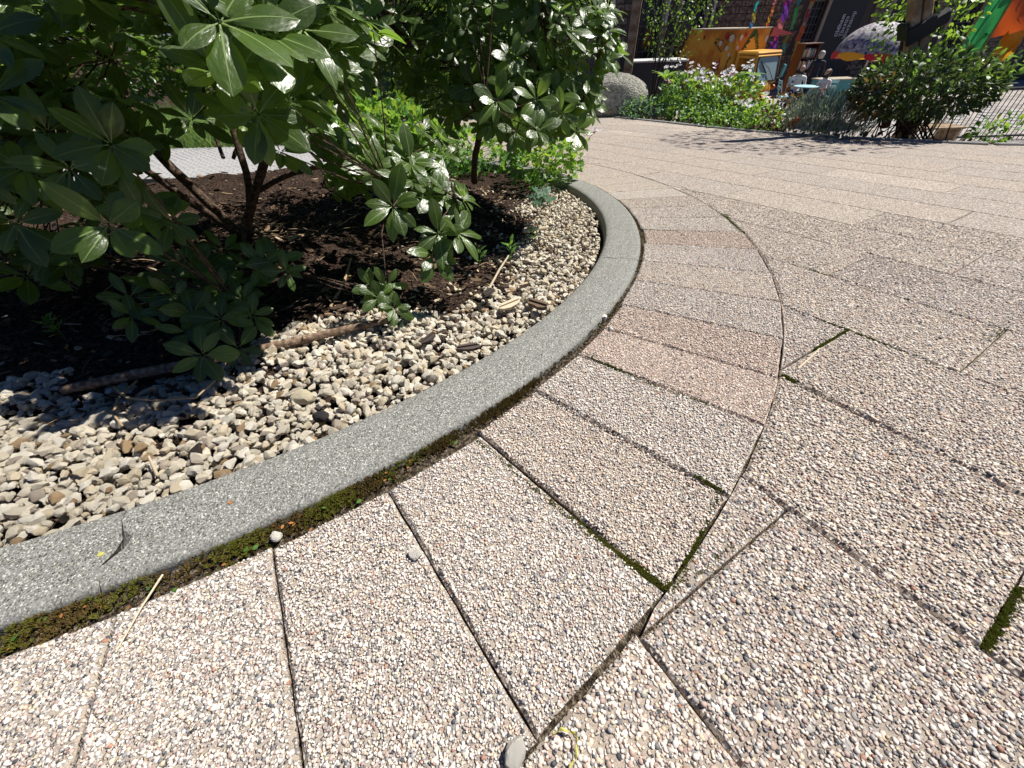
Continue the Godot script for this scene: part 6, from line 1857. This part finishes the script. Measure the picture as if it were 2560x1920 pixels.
func build_flags() -> void:
	var rope := thing("bunting_rope", "thin rope overhead from the timber post to the building that carries the flag strings", "rope", at(3.08, 0.0, -12.0))
	var m := MB.new()
	m.tube([Vector3(0, 2.60, 0), Vector3(3.1, 2.45, -2.93), Vector3(6.2, 2.5, -5.86), Vector3(9.4, 2.9, -8.86)], [0.012, 0.012, 0.012, 0.012], 5)
	part("rope", m.mesh(true), rope, M.pole_white)
	# each string: x and y as seen in the plane z = -16, pushed to the rope's plane; then its flags from the top: colour, height, width, length
	var strings := [
		[7.72, 0.20, "string of small teal, olive and blue flags, leftmost above the van's roof", [["cloth_teal", 0.82, 0.09, 0.22], ["cloth_olive", 0.58, 0.12, 0.24], ["cloth_blue", 0.36, 0.10, 0.18]]],
		[8.22, 0.18, "string of pink, yellow and red flags above the right end of the van's roof", [["cloth_pink", 0.92, 0.13, 0.2], ["cloth_rust", 0.70, 0.11, 0.22], ["cloth_yellow", 0.48, 0.08, 0.2], ["cloth_red", 0.30, 0.10, 0.14]]],
		[8.62, -0.30, "broad string of violet, magenta and dusty pink cloths beside the van's box", [["cloth_magenta", 1.0, 0.30, 0.30], ["cloth_violet", 0.78, 0.18, 0.42], ["cloth_pink", 0.42, 0.26, 0.40], ["cloth_magenta", 0.05, 0.18, 0.26], ["cloth_violet", -0.1, 0.26, 0.24]]],
		[8.97, -0.46, "string of teal, green and olive flags right of the violet one", [["cloth_teal", 0.95, 0.10, 0.26], ["cloth_green", 0.66, 0.15, 0.5], ["cloth_olive", 0.12, 0.13, 0.28], ["cloth_teal", -0.16, 0.11, 0.2], ["cloth_teal", -0.34, 0.08, 0.14]]],
		[9.36, -0.57, "long string of orange, red and yellow flags ending beside the bookcase", [["cloth_yellow", 1.0, 0.09, 0.34], ["cloth_red", 0.62, 0.10, 0.30], ["cloth_orange", 0.24, 0.26, 0.36], ["cloth_yellow", -0.12, 0.16, 0.46]]]]
	for s in strings:
		var k: float = 9.09 / (16.0 - 0.945 * s[0])
		var base := Vector3(0.0033 + (s[0] - 0.0033) * k, 0.0, -16.0 * k)
		var o := thing("flag_string", s[2], "bunting", Transform3D(Basis(), base), "strings of cloth flags above the van")
		var top := 2.5
		var low: float = 0.4885 + (s[1] - 0.4885) * k
		var c := MB.new()
		c.tube([Vector3(0, top, 0), Vector3(0.01, (top + low) / 2, 0.01), Vector3(0, low, 0)], [0.005, 0.005, 0.005], 4)
		part("cord", c.mesh(true), o, M.pole_white)
		for f in s[3]:
			part("flag", cloth(f[2] * k, f[3] * k, 0.03, rnd(0.5, 0.9)), o, M[f[0]], Transform3D(Basis(Vector3.UP, rnd(-0.5, 0.5)) * Basis(Vector3.BACK, rnd(-0.15, 0.15)), Vector3(0.0, 0.4885 + (f[1] - 0.4885) * k, 0.012)))
		for j in 3:
			part("flag", cloth(0.2 * k, 0.35 * k, 0.03, 0.7), o, M[["cloth_red", "cloth_teal", "cloth_gold"][j]], Transform3D(Basis(), Vector3(0, 1.3 + 0.42 * j, 0.012)))
	var pt := thing("pennant", "dusty pink triangular pennant pointing right behind the cab", "flag", at(9.15, 0.06, -17.3))
	m = MB.new()
	m.prism(PackedVector2Array([Vector2(-0.05, -0.08), Vector2(0.74, -0.03), Vector2(0.0, 0.16)]), -0.003, 0.003)
	part("cloth", m.mesh(), pt, M.cloth_pink)
	# tall banner between two canes
	for q in [[7.33, "left bamboo cane of the tall green banner", 1.7], [7.69, "right bamboo cane, between the green banner and the orange cloth", 1.9]]:
		var o := thing("bamboo_cane", q[1], "cane", at(q[0], YARD, -8.0), "bamboo canes of the banner")
		m = MB.new()
		m.tube([Vector3(0, 0, 0), Vector3(0.004, 1.2, 0), Vector3(0, 2.4, 0), Vector3(0.005, 2.0 + q[2], 0)], [0.017, 0.016, 0.014, 0.010], 8)
		part("cane", m.mesh(true), o, M.bamboo)
	var g := thing("green_banner", "shiny green cloth banner stretched between two bamboo canes", "banner", at(7.51, 0.98, -8.0))
	part("cloth", cloth(0.33, 1.08, 0.018), g, M.cloth_green)
	m = MB.new()
	m.tube([Vector3(0.12, 0.0, -0.03), Vector3(0.02, -0.5, -0.03), Vector3(-0.02, -1.05, -0.03)], [0.012, 0.012, 0.012], 5)
	m.tube([Vector3(-0.17, -0.80, -0.03), Vector3(0.17, -0.78, -0.03)], [0.012, 0.012], 5)
	part("backing_frame", m.mesh(true), g, M.steel_dark)
	g = thing("orange_banner", "large orange-red cloth at the upper right corner beside the green banner", "banner", at(8.14, 1.02, -8.05))
	part("cloth", cloth(0.82, 0.86, 0.05), g, M.cloth_orange)
	g = thing("gold_banner", "crumpled golden-yellow cloth hanging below the orange one", "banner", at(8.00, 0.21, -7.92))
	part("cloth", cloth(0.34, 0.46, 0.06, 1.05), g, M.cloth_gold)

# ---------------------------------------------------------------- small things lying about
func build_litter() -> void:
	var br := thing("fallen_branch", "fallen brown branch lying between the dark mulch and the pale gravel", "branch", near(Vector3(-0.62, -0.012, -0.775)))
	var pts := [Vector3(-0.325, 0.008, 0.135), Vector3(-0.20, 0.010, 0.085), Vector3(-0.07, 0.012, 0.045), Vector3(0.08, 0.012, -0.02), Vector3(0.20, 0.010, -0.085), Vector3(0.30, 0.008, -0.130)]
	var m := MB.new()
	m.tube(pts, [0.0095, 0.0118, 0.0112, 0.0108, 0.0095, 0.0082], 9)
	part("wood", m.mesh(true), br, M.branch_bark)
	m = MB.new()
	m.tube([Vector3(0.12, 0.016, -0.03), Vector3(0.124, 0.026, -0.022)], [0.006, 0.0045], 8)
	part("knot", m.mesh(true), br, M.branch_bark)
	var stickdefs := [
		["thin_twig", "thin curved brown twig looping over the gravel below the fallen branch", M.twig_tan, 0.0026, [Vector3(-0.82, 0.006, -0.63), Vector3(-0.76, 0.012, -0.59), Vector3(-0.69, 0.014, -0.575), Vector3(-0.62, 0.012, -0.585), Vector3(-0.615, 0.012, -0.64), Vector3(-0.62, 0.02, -0.70)]],
		["thin_twig", "thin twig dropping from the branch's left end across the gravel", M.twig_tan, 0.0028, [Vector3(-0.80, 0.0, -0.66), Vector3(-0.79, 0.004, -0.60), Vector3(-0.76, 0.006, -0.55), Vector3(-0.715, 0.006, -0.515)]],
		["dry_stalk", "pale dry stalk lying on the pavers beside the mossy foot of the kerb", M.twig_pale, 0.0015, [Vector3(-0.452, 0.003, -0.240), Vector3(-0.448, 0.006, -0.20), Vector3(-0.445, 0.003, -0.155)]],
		["dry_stalk", "pale broken stalk standing in the gravel close to the kerb", M.twig_pale, 0.0028, [Vector3(-0.60, -0.02, -0.42), Vector3(-0.606, 0.012, -0.435)]],
		["dry_stalk", "pale forked twig stuck in the gravel right of the bark pieces", M.twig_pale, 0.004, [Vector3(-0.07, -0.02, -1.09), Vector3(-0.03, 0.02, -1.17), Vector3(0.0, 0.045, -1.22)]],
		["dry_stalk", "pale flat stalk lying in the joint between two slabs beside the ring of pavers", M.twig_pale, 0.0024, [Vector3(0.600, 0.001, -0.642), Vector3(0.645, 0.003, -0.675), Vector3(0.69, 0.002, -0.712)]],
		["dry_stalk", "short thick pale stick lying on the far gravel below the cranesbill", M.twig_pale, 0.009, [Vector3(0.06, 0.004, -1.60), Vector3(0.11, 0.006, -1.62), Vector3(0.165, 0.004, -1.64)]],
		["brown_stick", "long brown stick lying flat on the dark mulch below the low bright branch", M.twig_brown, 0.007, [Vector3(-0.72, 0.0, -1.10), Vector3(-0.55, 0.006, -1.12), Vector3(-0.36, 0.004, -1.10)]],
		["brown_stick", "pale weathered stick leaning over the mulch left of the low bright branch", M.twig_tan, 0.005, [Vector3(-0.50, 0.0, -0.98), Vector3(-0.50, 0.02, -1.12), Vector3(-0.52, 0.035, -1.26)]]]
	for s in stickdefs:
		var o := thing(s[0], s[1], "twig", near(s[4][0]))
		var p := []; var r := []
		for i in s[4].size():
			p.append(s[4][i] - s[4][0])
			r.append(s[3] * lerpf(1.0, 0.6, float(i) / (s[4].size() - 1)))
		m = MB.new()
		m.tube(p, r, 6)
		part("stalk", m.mesh(true), o, s[2])
	# pieces of wood and bark at the kerb
	for q in [[Vector3(0.0, 0.004, -0.96), 0.035, 0.4, Color(0.62, 0.52, 0.36), "pale splintered wood chip on the gravel near the kerb"], [Vector3(0.075, 0.008, -0.945), 0.042, -0.9, Color(0.13, 0.085, 0.05), "dark curled bark strip beside the pale wood chip"], [Vector3(-0.10, 0.0, -0.755), 0.030, 0.2, Color(0.07, 0.05, 0.04), "dark bark flake lying on the gravel against the kerb"], [Vector3(-0.06, 0.012, -1.02), 0.035, 1.2, Color(0.035, 0.025, 0.02), "blackish bark lump behind the pale wood chip"], [Vector3(-0.20, 0.0, -0.80), 0.024, 0.9, Color(0.05, 0.035, 0.03), "dark bark lump on the gravel under the low sprig"]]:
		var mm := MB.new()
		var ol := PackedVector2Array()
		for k in 11:
			var a := TAU * k / 11.0
			ol.append(Vector2(cos(a) * rnd(0.8, 1.0), sin(a) * rnd(0.26, 0.46)))
		mm.prism(ol, -0.10, 0.12, Transform3D(Basis(Vector3.RIGHT, -PI / 2), Vector3.ZERO))
		mm.prism(PackedVector2Array([Vector2(-0.85, 0.0), Vector2(0.8, 0.05), Vector2(0.7, 0.28), Vector2(-0.6, 0.25)]), 0.12, 0.24, Transform3D(Basis(Vector3.RIGHT, -PI / 2), Vector3.ZERO))
		var o := part("bark_piece", mm.mesh(), self, mat("bark_piece_%d" % int(q[1] * 1000), q[3].r, q[3].g, q[3].b, 0.85), near(q[0], Basis.from_euler(Vector3(rnd(-0.2, 0.2), q[2], rnd(-0.2, 0.2))).scaled(Vector3.ONE * q[1])))
		tag(o, q[4], "bark")
	# stones lying on the pavers
	for q in [[Vector3(-0.132, 0.004, -0.259), 0.0105, "small white stone lying on the pavers beside a dark joint"], [Vector3(-0.006, 0.005, -0.066), 0.0135, "white stone on the pavers at the bottom edge of the picture"], [Vector3(0.245, 0.003, -0.82), 0.008, "pale stone beside the moss where the pavers meet the kerb"], [Vector3(-0.33, 0.003, -0.29), 0.009, "cream chip lying in the moss under the kerb"], [Vector3(0.24, 0.005, -0.875), 0.010, "pale chip at the kerb's outer edge above the mossy joint"]]:
		var o := part("loose_stone", stone(2, 7, Vector3(1, 0.75, 0.85), 0.05, false), self, null, near(q[0], Basis(Vector3.UP, rnd(0, 6)).scaled(Vector3.ONE * q[1])))
		var mm: StandardMaterial3D = M.limestone.duplicate()
		mm.vertex_color_use_as_albedo = false
		mm.albedo_color = lin(1.0, 0.97, 0.90)
		o.material_override = mm
		tag(o, q[2], "stone")
	# the twisted yellow-green leaf
	var c := thing("twisted_leaf", "twisted yellow-green leaf lying on the slab at the bottom of the picture", "leaf", near(Vector3(0.03, 0.004, -0.078)))
	m = MB.new()
	var rows := []
	var path := [Vector3(0.0, 0.001, 0.0), Vector3(0.008, 0.004, -0.003), Vector3(0.016, 0.003, -0.001), Vector3(0.022, 0.003, 0.001), Vector3(0.021, 0.004, 0.009), Vector3(0.019, 0.002, 0.017), Vector3(0.012, 0.001, 0.023)]
	var cv := Curve3D.new()
	for i in path.size():
		var h: Vector3 = (path[mini(i + 1, path.size() - 1)] - path[maxi(i - 1, 0)]) / 5.0
		cv.add_point(path[i], -h, h)
	for i in 29:
		var f := i / 28.0
		var p := cv.sample_baked(f * cv.get_baked_length())
		var a := f * 13.0
		var w := Vector3(cos(a) * 0.5, sin(a), cos(a)) * 0.0022 * sin(PI * (0.1 + 0.8 * f))
		rows.append([p - w, p + Vector3(0, 0.0006, 0), p + w])
	m.grid(rows)
	part("blade", m.mesh(true), c, M.curl_yellow)
	for q in [[Vector3(-0.413, 0.0135, -0.335), 0.008, "leaf_orange", "orange leaf scrap lying on the granite kerb"], [Vector3(-0.548, 0.0135, -0.262), 0.009, "curl_yellow", "pale yellow leaf scrap on the kerb beside the crack"]]:
		var o := thing("leaf_scrap", q[3], "leaf", near(q[0], Basis.from_euler(Vector3(-0.1, rnd(0, 6), 0.2))))
		part("blade", leaf_mesh(0.35, 0.1, 0.4, 0.02, M[q[2]], M[q[2]], 0.5), o, null, Transform3D(Basis().scaled(Vector3.ONE * q[1]), Vector3.ZERO))
	# seedlings in the mulch
	var small := leaf_mesh(0.16, 0.15, 0.2, 0.01, M.leaf_soft, M.leaf_soft, 0.5)
	for q in [[Vector3(0.005, -0.02, -1.33), "seedling with narrow upright leaves on the mulch left of the pale stick", 10], [Vector3(0.09, -0.02, -1.50), "seedling with broad bright leaves below the cranesbill", 9], [Vector3(-0.10, -0.02, -1.30), "pale-leaved seedling in the dark mulch right of the low bright branch", 9], [Vector3(-1.10, 0.0, -0.83), "straggling weed in the dark mulch at the left edge", 13]]:
		var o := thing("seedling", q[1], "seedling", near(q[0]))
		var h: float = 0.07
		m = MB.new()
		m.tube([Vector3.ZERO, Vector3(0.004, h * 0.5, 0.0), Vector3(0.0, h, 0.006)], [0.0018, 0.0015, 0.001], 5)
		part("stem", m.mesh(true), o, M.leaf_soft)
		for k in q[2]: part("leaf", small, o, null, Transform3D(Basis.from_euler(Vector3(rnd(-1.1, -0.2), k * 2.4, 0)).scaled(Vector3.ONE * rnd(0.024, 0.042)), Vector3(0.002, h * (0.35 + 0.65 * k / q[2]), 0.003)))
